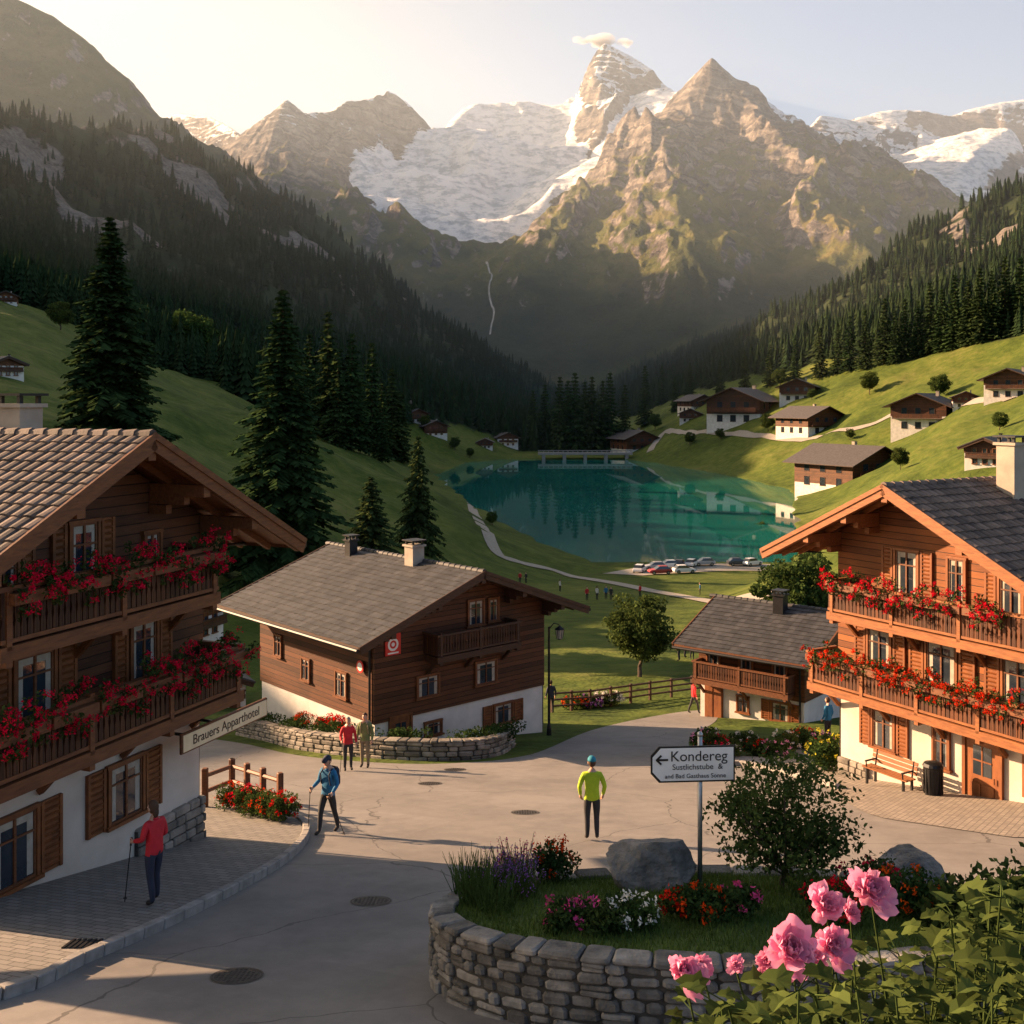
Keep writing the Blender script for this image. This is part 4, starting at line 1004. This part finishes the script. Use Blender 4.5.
def bench(x,y,rz):
    e=empty('wooden_bench',(x,y,zp(y)+.03),rz);mb=MB()
    for i in range(4): mb.box((0,-.18+.11*i,.45),(1.6,.09,.035),0,ch=.008)
    mb.obj('seat',['beam_warm'],e);mb=MB()
    for i in range(3): mb.box((0,.24+.025*i,.58+.13*i),(1.6,.03,.1),0,ch=.008,R=Matrix.Rotation(-.18,4,'X'))
    mb.obj('backrest',['beam_warm'],e)
    for sx in (-1,1):
        mb=MB();mb.box((sx*.65,-.16,.2),(.06,.06,.46),0);mb.box((sx*.65,.2,.2),(.06,.06,.46),0);mb.box((sx*.65,.02,.41),(.06,.44,.05),0);mb.tube([(sx*.65,.2,.42),(sx*.65,.3,.9)],.025,6,0);mb.box((sx*.65,.0,.64),(.05,.46,.035),0);mb.tube([(sx*.65,-.18,.43),(sx*.65,-.2,.64)],.02,6,0);mb.obj('leg_frame',['metal_dark'],e)
b=local(RC,-.3,-1.0,0);bench(b.x,b.y,aR)
b=local(RC,1.15,-.9,0);mb=MB();nS=16
mb.tube([(0,0,0),(0,0,.75),(0,0,.8)],[.22,.26,.28],nS,0);mb.tube([(0,0,.8),(0,0,.88),(0,0,.92)],[.29,.25,.1],nS,0)
for i in range(nS): a=6.283*i/nS;mb.box((.255*math.cos(a),.255*math.sin(a),.4),(.02,.03,.7),0,R=a)
mb.obj('litter_bin',['metal_dark'],loc=(b.x,b.y,zp(b.y)+.03))
x,y=(549-512)/F*46.5,46.5
e=empty('street_lamp',(x,y,zp(y)));mb=MB();mb.tube([(0,0,0),(0,0,.3),(0,0,.5),(0,0,4.6)],[.11,.1,.06,.045],10,0);mb.tube([(0,0,4.5),(.2,0,4.75),(.42,0,4.7),(.45,0,4.5)],.025,6,0);mb.obj('post',['metal_dark'],e)
mb=MB();T=Matrix.Translation((.45,0,4.1))
mb.tube([(0,0,0),(0,0,.38)],[.12,.19],6,1,T);mb.tube([(0,0,.39),(0,0,.5),(0,0,.56)],[.24,.08,.02],6,0,T);mb.tube([(0,0,-.05),(0,0,0)],[.05,.13],6,0,T)
for i in range(6): a=6.283*i/6;mb.tube([(.125*math.cos(a),.125*math.sin(a),0),(.195*math.cos(a),.195*math.sin(a),.38)],.012,4,0,T)
mb.obj('lantern',['metal_dark','curtain'],e)
bY=592;bx0,bx1=(538-512)/F*bY,(632-512)/F*bY
mb=MB();mb.box(((bx0+bx1)/2,bY,-28.9),(bx1-bx0,6,1.1),0)
for i in range(5): mb.box((bx0+3+(bx1-bx0-6)*i/4,bY,-31.3),(1.8,5,3.8),0)
for s_ in (-1,1):
    mb.box(((bx0+bx1)/2,bY+s_*2.9,-27.3),(bx1-bx0,.25,.2),0)
    for i in range(20): mb.box((bx0+.5+(bx1-bx0-1)*i/19,bY+s_*2.9,-27.85),(.25,.25,1.0),0)
mb.obj('bridge',['kerb'])
# ---------------------------------------------------------------- cars
for nm,c in (('car_white',(.75,.75,.75)),('car_silver',(.35,.36,.38)),('car_dark',(.04,.045,.06)),('car_red',(.35,.03,.03)),('car_blue',(.05,.1,.25))): pmat(nm,c,c,1,.3,0,spec=.6)
pmat('tyre',(.02,.02,.02),(.015,.015,.015),3,.9,0)
def car(x,y,rz,mat):
    e=empty('parked_car',(x,y,gz(x,y)+.12),rz);mb=MB()
    st=[(-2.1,.45,.62,.78),(-2.0,.32,.9,.84),(-1.3,.28,.98,.88),(.9,.28,.95,.88),(1.9,.3,.78,.84),(2.12,.42,.6,.76)]
    vs=[]
    for (xx,zl,zh,hw) in st: vs+=[(xx,-hw,zl),(xx,-hw,(zl+zh)/2+.05),(xx,-hw*.93,zh),(xx,hw*.93,zh),(xx,hw,(zl+zh)/2+.05),(xx,hw,zl)]
    fs=[(i*6+k,(i+1)*6+k,(i+1)*6+(k+1)%6,i*6+(k+1)%6) for i in range(5) for k in range(6)]+[tuple(range(5,-1,-1)),tuple(range(30,36))]
    mb.add(vs,fs);mb.obj('body',[mat],e,smooth=False)
    mb=MB();lo=[(-1.75,.78),(1.0,.78)];hi=[(-1.25,.64),(.25,.64)]
    vs=[(xx,s*w,.94) for xx,w in lo for s in (-1,1)]+[(xx,s*w,1.42) for xx,w in hi for s in (-1,1)]
    mb.add(vs,[(0,4,5,1),(2,3,7,6),(0,2,6,4),(1,5,7,3)],1);mb.box((-.5,0,1.435),(1.55,1.26,.05),0,ch=.02);mb.obj('cabin',[mat,'glass'],e)
    mb=MB()
    for xx in (-1.3,1.35):
        for s in (-1,1): mb.tube([(xx,s*.7,.33),(xx,s*.9,.33)],.33,14,0);mb.tube([(xx,s*.9,.33),(xx,s*.91,.33)],.18,10,1)
    mb.obj('wheels',['tyre','metal_grey'],e)
random.seed(3)
lot=[(640,201),(655,204),(668,206),(680,207),(692,208),(704,209),(738,209),(752,209),(660,197),(684,200)]
ribbon('car_park',[((px-512)/F*d,d) for px,d in ((622,196),(650,202),(680,205),(715,207),(750,207),(775,206))],9,'gravel',.1)
for i,(px,d) in enumerate(lot):
    car((px-512)/F*d,d,random.choice([.2,1.2,1.1,.1,3.3,.6]),('car_white','car_silver','car_white','car_dark','car_white','car_silver','car_dark','car_white','car_red','car_white')[i])
# ---------------------------------------------------------------- people
pmat('skin',(.5,.3,.21),(.42,.24,.16),6,.55,0)
for nm,c in (('cloth_red',(.55,.02,.03)),('cloth_blue',(.02,.16,.32)),('cloth_yellow',(.42,.56,.02)),('cloth_green',(.15,.19,.07)),('cloth_navy',(.025,.03,.055)),('cloth_dark',(.03,.03,.033)),('cloth_khaki',(.22,.18,.11)),('cloth_grey',(.14,.14,.14)),('hair_brown',(.07,.035,.018)),('hair_grey',(.25,.23,.2)),('cap_teal',(.02,.22,.3)),('cloth_white',(.6,.6,.58)),('shoe',(.04,.03,.025))):
    pmat(nm,c,tuple(q*.7 for q in c),5,.8,.35,.01,9)
def person(name,x,y,zg,yaw,jacket='cloth_red',pants='cloth_navy',hair='hair_brown',cap=None,stride=.0,armR=None,armL=None,poles=(),pack=None,h=1.75,turn=0):
    root=empty(name,(x,y,zg),yaw);S=h/1.75
    armR=armR or ((.25,-.04,1.15),(.26,.05,.92));armL=armL or ((-.25,-.02,1.15),(-.26,.09,.92))
    J=[(0,0,.96),(0,-.005,1.12),(0,.0,1.31),(0,-.01,1.46),(0,.015,1.56)]
    Rr=[(.155,.115),(.145,.105),(.18,.12),(.09,.08),(.055,.055)]
    E=[(0,1),(1,2),(2,3),(3,4)]
    seg=[]
    def addc(par,ch):
        for p,r,tg in ch:
            J.append(p);Rr.append(r if isinstance(r,tuple) else (r,r));E.append((par,len(J)-1));seg.append((J[par],p,tg));par=len(J)-1
    for sx,(el,wr) in ((1,armR),(-1,armL)):
        el_=Vector(el);wr_=Vector(wr);mid_=(el_+wr_)/2
        addc(2,[((sx*.175,-.01,1.41),.068,'j'),(tuple((Vector((sx*.19,-.01,1.4))+el_)/2),.058,'j'),(el,.05,'j'),(tuple(mid_),.046,'j'),(wr,.034,'j')])
    st=stride
    for sx in (1,-1):
        f=st*sx
        addc(0,[((sx*.09,0,.88),.098,'p'),((sx*.10,f*.35+.01,.68),.082,'p'),((sx*.10,f*.6+.02,.5),.064,'p'),((sx*.10,f*.85-.01,.3),.06,'p'),((sx*.105,f*1.0-.02,.1),.045,'p'),((sx*.115,f*1.0+.12,.05),.042,'h')])
    for i in range(4): seg.append((J[i],J[i+1],'j' if i<3 else 's'))
    me=bpy.data.meshes.new('sk');me.from_pydata([tuple(c*S for c in j) for j in J],E,[]);o=bpy.data.objects.new('sk',me);col.objects.link(o)
    md=o.modifiers.new('s','SKIN');md.use_smooth_shade=True;sb=o.modifiers.new('u','SUBSURF');sb.levels=2;sb.render_levels=2
    for i,v in enumerate(me.skin_vertices[0].data): v.radius=(Rr[i][0]*S,Rr[i][1]*S);v.use_root=(i==0)
    bpy.context.view_layer.update();dg=bpy.context.evaluated_depsgraph_get();ev=o.evaluated_get(dg);nm=bpy.data.meshes.new_from_object(ev);bpy.data.objects.remove(o)
    nm.materials.clear()
    for m_ in [jacket,pants,'skin','shoe']: nm.materials.append(M[m_])
    ax=np.array([s[0] for s in seg])*S;bx=np.array([s[1] for s in seg])*S;tg=[s[2] for s in seg];ti={'j':0,'p':1,'s':2,'h':3}
    for p in nm.polygons:
        c=np.array(p.center);ab=bx-ax;t=np.clip(((c-ax)*ab).sum(1)/((ab*ab).sum(1)+1e-9),0,1);d=np.linalg.norm(c-ax-ab*t[:,None],axis=1);k=tg[int(d.argmin())]
        m=ti[k]
        if m==0 and c[2]<.93*S and abs(c[0])<.2*S: m=1
        if m==1 and c[2]>.90*S: m=0
        if c[2]<.11*S: m=3
        if c[2]>1.50*S: m=2
        p.material_index=m;p.use_smooth=True
    bo=bpy.data.objects.new('body',nm);link(bo,root)
    mb=MB();hc=Vector((0,.03,1.655))*S;T=Matrix.Translation(hc)@Matrix.Rotation(turn,4,'Z')@Matrix.Scale(S,4)
    def hf_(p):
        q=p.copy()
        if q.z<-.2: q.x*=1-.35*(-q.z-.2);q.y=q.y*(1-.15*(-q.z-.2))+.04
        if q.y>.85 and -.35<q.z<.15: q.y+=.16*(1-abs(q.x)*3) if abs(q.x)<.33 else 0
        return q
    mb.sph((0,0,0),(.076,.095,.118),0,20,14,T,hf_)
    for sx in (-1,1):
        mb.sph((sx*.078,-.005,-.005),(.014,.024,.034),0,8,6,T);mb.sph((sx*.03,.084,.008),(.014,.012,.009),1,8,6,T);mb.sph((sx*.03,.094,.008),(.006,.006,.006),2,6,5,T)
        mb.box((sx*.03,.092,.03),(.032,.01,.006),2,T)
    mb.box((0,.094,-.055),(.042,.012,.009),3,T,ch=.003)
    mb.obj('head',['skin','cloth_white','hair_brown','sign_red'],root,smooth=True)
    mb=MB()
    def hair_(p):
        q=p.copy()
        if q.y>.25 and q.z<.45: q.y=.25;q.x*=.93
        return q
    mb.sph((0,-.012,.022),(.087,.105,.118),0,18,12,T,hair_)
    if hair=='hair_brown' and h<=1.7: mb.sph((0,-.075,-.06),(.06,.045,.10),0,12,8,T)
    mb.obj('hair',[hair],root,smooth=True)
    if cap:
        mb=MB()
        def cp(p):
            q=p.copy();q.z=max(q.z,.0);return q
        mb.sph((0,-.005,.04),(.094,.113,.105),0,18,12,T,cp);mb.tube([(0,.07,.045),(0,.13,.035),(0,.165,.028)],[.07,.06,.03],12,0,T@Matrix.Scale(1,4));mb.obj('cap',[cap],root,smooth=True)
    mb=MB()
    for sx,(el,wr) in ((1,armR),(-1,armL)):
        el_=Vector(el)*S;wr_=Vector(wr)*S;d=(wr_-el_).normalized();side=Vector((0,1,0));side=(side-d*side.dot(d)).normalized();nrm=d.cross(side)*(-sx)
        mb.tube([wr_-d*.02,wr_+d*.02,wr_+d*.055,wr_+d*.085],[.026,.034,.036,.026],8,0)
        for k in range(4):
            b0=wr_+d*.078+side*(.027-.018*k);Lf=(.066,.075,.07,.055)[k]*S;cu=.45 if not poles else .95
            b1=b0+d*Lf*.45+nrm*Lf*.15*(1+cu);b2=b1+d*Lf*.3*(1-cu*.6)+nrm*Lf*.35*(.4+cu);b3=b2-d*Lf*.2*cu+nrm*Lf*.2
            mb.tube([b0,b1,b2,b3],[.0095,.009,.008,.006],6,0)
        t0=wr_+d*.03+side*.03;mb.tube([t0,t0+side*.025+d*.02+nrm*.012,t0+side*.025+d*.045+nrm*.03],[.012,.010,.007],6,0)
    mb.obj('hands',['skin'],root,smooth=True)
    mb=MB()
    mb.tube([(0,.0,1.455*S),(0,.008,1.50*S)],[.082*S,.068*S],14,0);mb.obj('collar',[jacket],root,smooth=True)
    if pack:
        mb=MB();mb.box((0,-.2*S,1.24*S),(.30*S,.17*S,.46*S),0,ch=.06);mb.box((0,-.30*S,1.15*S),(.22*S,.07*S,.22*S),0,ch=.03)
        for sx in (-1,1): mb.tube([(sx*.11*S,-.12*S,1.43*S),(sx*.115*S,.0,1.49*S),(sx*.12*S,.12*S,1.38*S),(sx*.13*S,.08*S,1.15*S),(sx*.12*S,-.12*S,1.06*S)],.016*S,6,0)
        mb.obj('backpack',[pack],root,smooth=False)
    for (sx,fx,fy) in poles:
        wr_=Vector((armR if sx>0 else armL)[1])*S;el_=Vector((armR if sx>0 else armL)[0])*S;hp=wr_+(wr_-el_).normalized()*.085
        ft=Vector((fx,fy,-.0));dd=(hp-ft).normalized()
        mb=MB();mb.tube([ft,hp-dd*.05],.009,6,0);mb.tube([hp-dd*.07,hp+dd*.07],.017,8,1);mb.tube([ft+dd*.06,ft+dd*.065],.035,10,1);mb.obj('hiking_pole',['metal_dark','black'],root)
    return root
def pp(px,py): x,y=G(px,py);return x,y,zp(y)+.012
x,y,z_=pp(154,912);z_+=.12
person('hiker',x,y,z_,math.radians(60),'cloth_red','cloth_navy',h=1.7,armR=((.24,-.02,1.16),(.2,.22,1.05)),armL=((-.24,.02,1.18),(-.2,.27,1.1)),poles=((-1,-.18,.5),),stride=.06)
x,y,z_=pp(328,834);person('hiker',x,y,z_,math.radians(150),'cloth_blue','cloth_dark',h=1.76,armR=((.27,-.02,1.16),(.27,.22,1.06)),armL=((-.27,.0,1.16),(-.28,.2,1.02)),poles=((1,.34,.3),(-1,-.4,-.1)),pack='cloth_navy',stride=.2,cap='cloth_navy')
x,y,z_=pp(592,841);person('pedestrian',x,y,z_,math.radians(2),'cloth_yellow','cloth_dark',cap='cap_teal',h=1.82,armR=((.27,-.03,1.16),(.24,.06,.95)),armL=((-.27,-.03,1.16),(-.24,.06,.95)),stride=.0)
x,y,z_=pp(348,771);person('hiker',x,y,z_,math.radians(200),'cloth_red','cloth_dark',h=1.71,hair='hair_grey',armR=((.25,.0,1.16),(.25,.2,1.05)),poles=((1,.32,.3),))
x,y,z_=pp(365,768);person('hiker',x,y,z_,math.radians(170),'cloth_green','cloth_khaki',h=1.78,pack='cloth_khaki')
x,y,z_=pt(694,57);person('pedestrian',x,y,zp(y)+.012,math.radians(-80),'cloth_red','cloth_dark',stride=.25)
x,y,z_=pt(551,57);person('pedestrian',x,y,gz(x,y),math.radians(20),'cloth_navy','cloth_dark',h=1.72)
x,y,z_=pp(828,742);person('pedestrian',x,y,z_,math.radians(40),'cloth_blue','cloth_dark')
for px,d,j in ((587,140,'cloth_red'),(597,141,'cloth_white'),(611,140,'cloth_dark'),(606,142,'cloth_blue'),(679,80,'cloth_grey'),(685,82,'cloth_blue'),(692,81,'cloth_white'),(520,168,'cloth_red'),(526,170,'cloth_dark'),(560,158,'cloth_white'),(700,150,'cloth_blue'),(640,146,'cloth_red')):
    x,y,zz=pt(px,d);person('pedestrian',x,y,zz,random.random()*6,j,'cloth_dark')
# ---------------------------------------------------------------- foreground flowering shrub
def leafshape():
    return [(0,0),(.22,.05),(.45,.0),(.40,.25),(.62,.42),(.36,.55),(.30,.85),(.0,1.05),(-.30,.85),(-.36,.55),(-.62,.42),(-.40,.25),(-.45,0),(-.22,.05)]
def fshrub():
    e=empty('peony_shrub',(2.4,5.6,zp(5.6)));o0=Vector(e.location);mb=MB();lv=MB();pet=MB();ls=leafshape()
    fl=[(870,890,5.2,.086),(825,906,5.4,.07),(790,950,4.9,.09),(833,946,5.0,.07),(684,973,5.2,.075),(850,912,5.5,.04),(735,965,5.2,.03),(768,962,5.1,.05),(812,955,5.2,.05),(700,966,5.3,.045)]
    def W(px,py,d): return Vector(((px-512)/F*d,d,(400-py)/F*d))-o0
    stems=[]
    for px,py,d,r in fl: stems.append((W(px,py,d),r))
    for i in range(115):
        px=random.uniform(680,1120);py=random.uniform(0,1)
        top=990-(px-770)*.42 if px>840 else 975+(840-px)*.14
        top=max(top,862)
        stems.append((W(px,top+py*160,random.uniform(4.2,6.6)),0))
    def leaf(p,d,s):
        d=d.normalized();a=d.cross(Vector((random.uniform(-.3,.3),random.uniform(-.3,.3),1))).normalized();nn=a.cross(d)
        vs=[p+a*x*s+d*y*s+nn*(abs(x)*.35-.25*y*y)*s for x,y in ls]+[p+d*.5*s-nn*.06*s]
        n=len(ls);lv.add(vs,[(i,(i+1)%n,n) for i in range(n)],0)
    for tip,r in stems:
        b=Vector((tip.x*.5+random.uniform(-.5,.5),tip.y*.5+random.uniform(-.4,.4),0));m1=b.lerp(tip,.55)+Vector((random.uniform(-.15,.15),random.uniform(-.1,.1),.15))
        pts=smooth([tuple(b),tuple(m1),tuple(tip)],6);mb.tube(pts,[.012]*3+[.008]*(len(pts)-6)+[.005]*3,5,0)
        for k,p in enumerate(pts[4:]):
            for q in range(3):
                a=random.uniform(0,6.28);d=Vector((math.cos(a),math.sin(a),random.uniform(-.25,.5)))
                if r and k>6: continue
                pv=Vector(p);e2=pv+d*.09;mb.tube([pv,e2],.003,4,0);leaf(e2,d,random.uniform(.055,.125))
        if r:
            fc=(Vector((random.uniform(-.4,.4),-.75,.75))).normalized()
            u1=fc.cross(Vector((0,0,1))).normalized();u2=fc.cross(u1)
            for ringi,(rr,op,cnt) in enumerate(((1.25,.0,7),(1.1,.3,8),(.9,.65,8),(.72,1.2,7),(.6,2.0,6),(.5,3.2,5))):
                for k in range(cnt):
                    a=6.283*k/cnt+ringi*.45+random.uniform(-.4,.4);rd=u1*math.cos(a)+u2*math.sin(a)
                    d=(rd+fc*(op+random.uniform(-.35,.35))).normalized();sd=(fc.cross(rd)+rd*random.uniform(-.35,.35)).normalized();nn=sd.cross(d)
                    if nn.dot(fc)<0: nn=-nn
                    L=r*rr*random.uniform(.7,1.25);w=L*random.uniform(.32,.48);G_=[];ph=random.uniform(0,6)
                    for v,(ff,ww,cc) in enumerate(((0,.2,0),(.35,.8,-.10),(.68,1.05,-.06),(.9,1.0,.04),(1.05,.75,.12))):
                        for q5,s_ in enumerate((-1,-.5,0,.5,1)):
                            rf=math.sin(ph+s_*5.5)*.12*v/4
                            G_.append(tip+d*L*(ff+(random.uniform(-.11,.11) if v==4 else 0))+sd*w*ww*s_+nn*(cc+s_*s_*.16+rf)*L)
                    pet.add(G_,[(v*5+s_,v*5+s_+1,v*5+6+s_,v*5+5+s_) for v in range(4) for s_ in range(4)],0)
    mb.obj('stems',['leaves_dark'],e);lv.obj('leaves',['leaves'],e);pet.obj('blossoms',['pink_petals'],e,smooth=True)
random.seed(21);fshrub()
for px,d,r,h in ((990,13.5,.9,1.5),(1030,14.5,1.0,1.5),(940,15.5,.8,.9)):
    x=(px-512)/F*d;bush('shrub',x,d,zp(d)+.3,r,h,n=3000,ls=.06,mat='leaves_dark')
# ---------------------------------------------------------------- haze and cloud
def volmat(name,c,dens,an):
    vm=bpy.data.materials.new(name);vm.use_nodes=True;nt=vm.node_tree;nt.nodes.remove(nt.nodes['Principled BSDF'])
    v=nt.nodes.new('ShaderNodeVolumeScatter');v.inputs['Color'].default_value=(*c,1);v.inputs['Density'].default_value=dens;v.inputs['Anisotropy'].default_value=an
    nt.links.new(v.outputs[0],nt.nodes['Material Output'].inputs['Volume']);M[name]=vm
volmat('haze',(.68,.83,1),.00011,.35)
mb=MB();mb.box((0,3600,580),(6400,6200,1400),0);mb.obj('sky_haze',['haze'])
volmat('cloud_vapour',(1,1,1),.022,.45)
cx,cy,cz_=(604-512)/F*4330,4330,(400-40)/F*4330
rc=random.Random(4);puffs=[(0,0,48,26)]
for k in range(17):
    t=rc.uniform(-1,1);puffs.append((t*120,rc.uniform(-14,24)*(1-abs(t)*.8)+t*-6,rc.uniform(16,34)*(1.1-abs(t)*.5),rc.uniform(9,19)*(1.1-abs(t)*.6)))
for k,(dx,dz,a,b) in enumerate(puffs):
    mb=MB();mb.sph((0,0,0),(a,a*.9,b),0,20,14);o=mb.obj('cloud',['cloud_vapour'],smooth=True,loc=(cx+dx,cy+k*3,cz_+dz))
    if k==0: croot=o
    else:
        o.parent=croot;o.name='cloud_puff';o.location=(dx,k*3,dz)
# ---------------------------------------------------------------- light
EL=math.radians(19);az=math.radians(-68)
to=Vector((math.sin(az)*math.cos(EL),math.cos(az)*math.cos(EL),math.sin(EL)))
w=bpy.data.worlds.new('World');scene.world=w;w.use_nodes=True;nt=w.node_tree;bg=nt.nodes['Background']
sky=nt.nodes.new('ShaderNodeTexSky');sky.sky_type='NISHITA';sky.sun_disc=False;sky.sun_elevation=EL;sky.sun_rotation=az;sky.altitude=1200;sky.dust_density=5;sky.air_density=1.0;sky.ozone_density=1
hs_=N(nt,'ShaderNodeHueSaturation');hs_.inputs['Saturation'].default_value=.68;lk(nt,sky.outputs[0],hs_.inputs['Color'])
tc=N(nt,'ShaderNodeTexCoord').outputs['Generated']
dp=N(nt,'ShaderNodeVectorMath',operation='DOT_PRODUCT');lk(nt,tc,dp.inputs[0]);dp.inputs[1].default_value=tuple(to)
wf=ss_n(nt,dp.outputs['Value'],.15,.85)
tint=mix(nt,wf,(.84,.94,1.06),(1.10,.90,.66))
cl=noise(nt,mapping(nt,tc,(1.2,1.2,7)),2.2,5,.6);clf=mth(nt,'MULTIPLY',ss_n(nt,cl,.5,.72),.35)
c1=mix(nt,1.0,hs_.outputs[0],tint,'MULTIPLY')
c2=mix(nt,clf,c1,mix(nt,wf,(2.1,2.25,2.4),(4.2,3.4,2.5)))
lk(nt,c2,bg.inputs[0]);bg.inputs[1].default_value=.23
sl=bpy.data.lights.new('sun','SUN');sl.energy=21.0;sl.angle=math.radians(.5);sl.color=(1,.66,.40);so=bpy.data.objects.new('sun',sl);so.rotation_euler=to.to_track_quat('Z','Y').to_euler();so.location=(-30,0,40);link(so)
cam=bpy.data.cameras.new('camera');cam.sensor_width=36;cam.lens=36*F/1024;cam.shift_y=-112/1024;cam.clip_start=.1;cam.clip_end=30000
co_=bpy.data.objects.new('camera',cam);co_.rotation_euler=(math.pi/2,0,0);link(co_);scene.camera=co_
scene.view_settings.view_transform='Standard';scene.view_settings.look='None';scene.view_settings.exposure=0
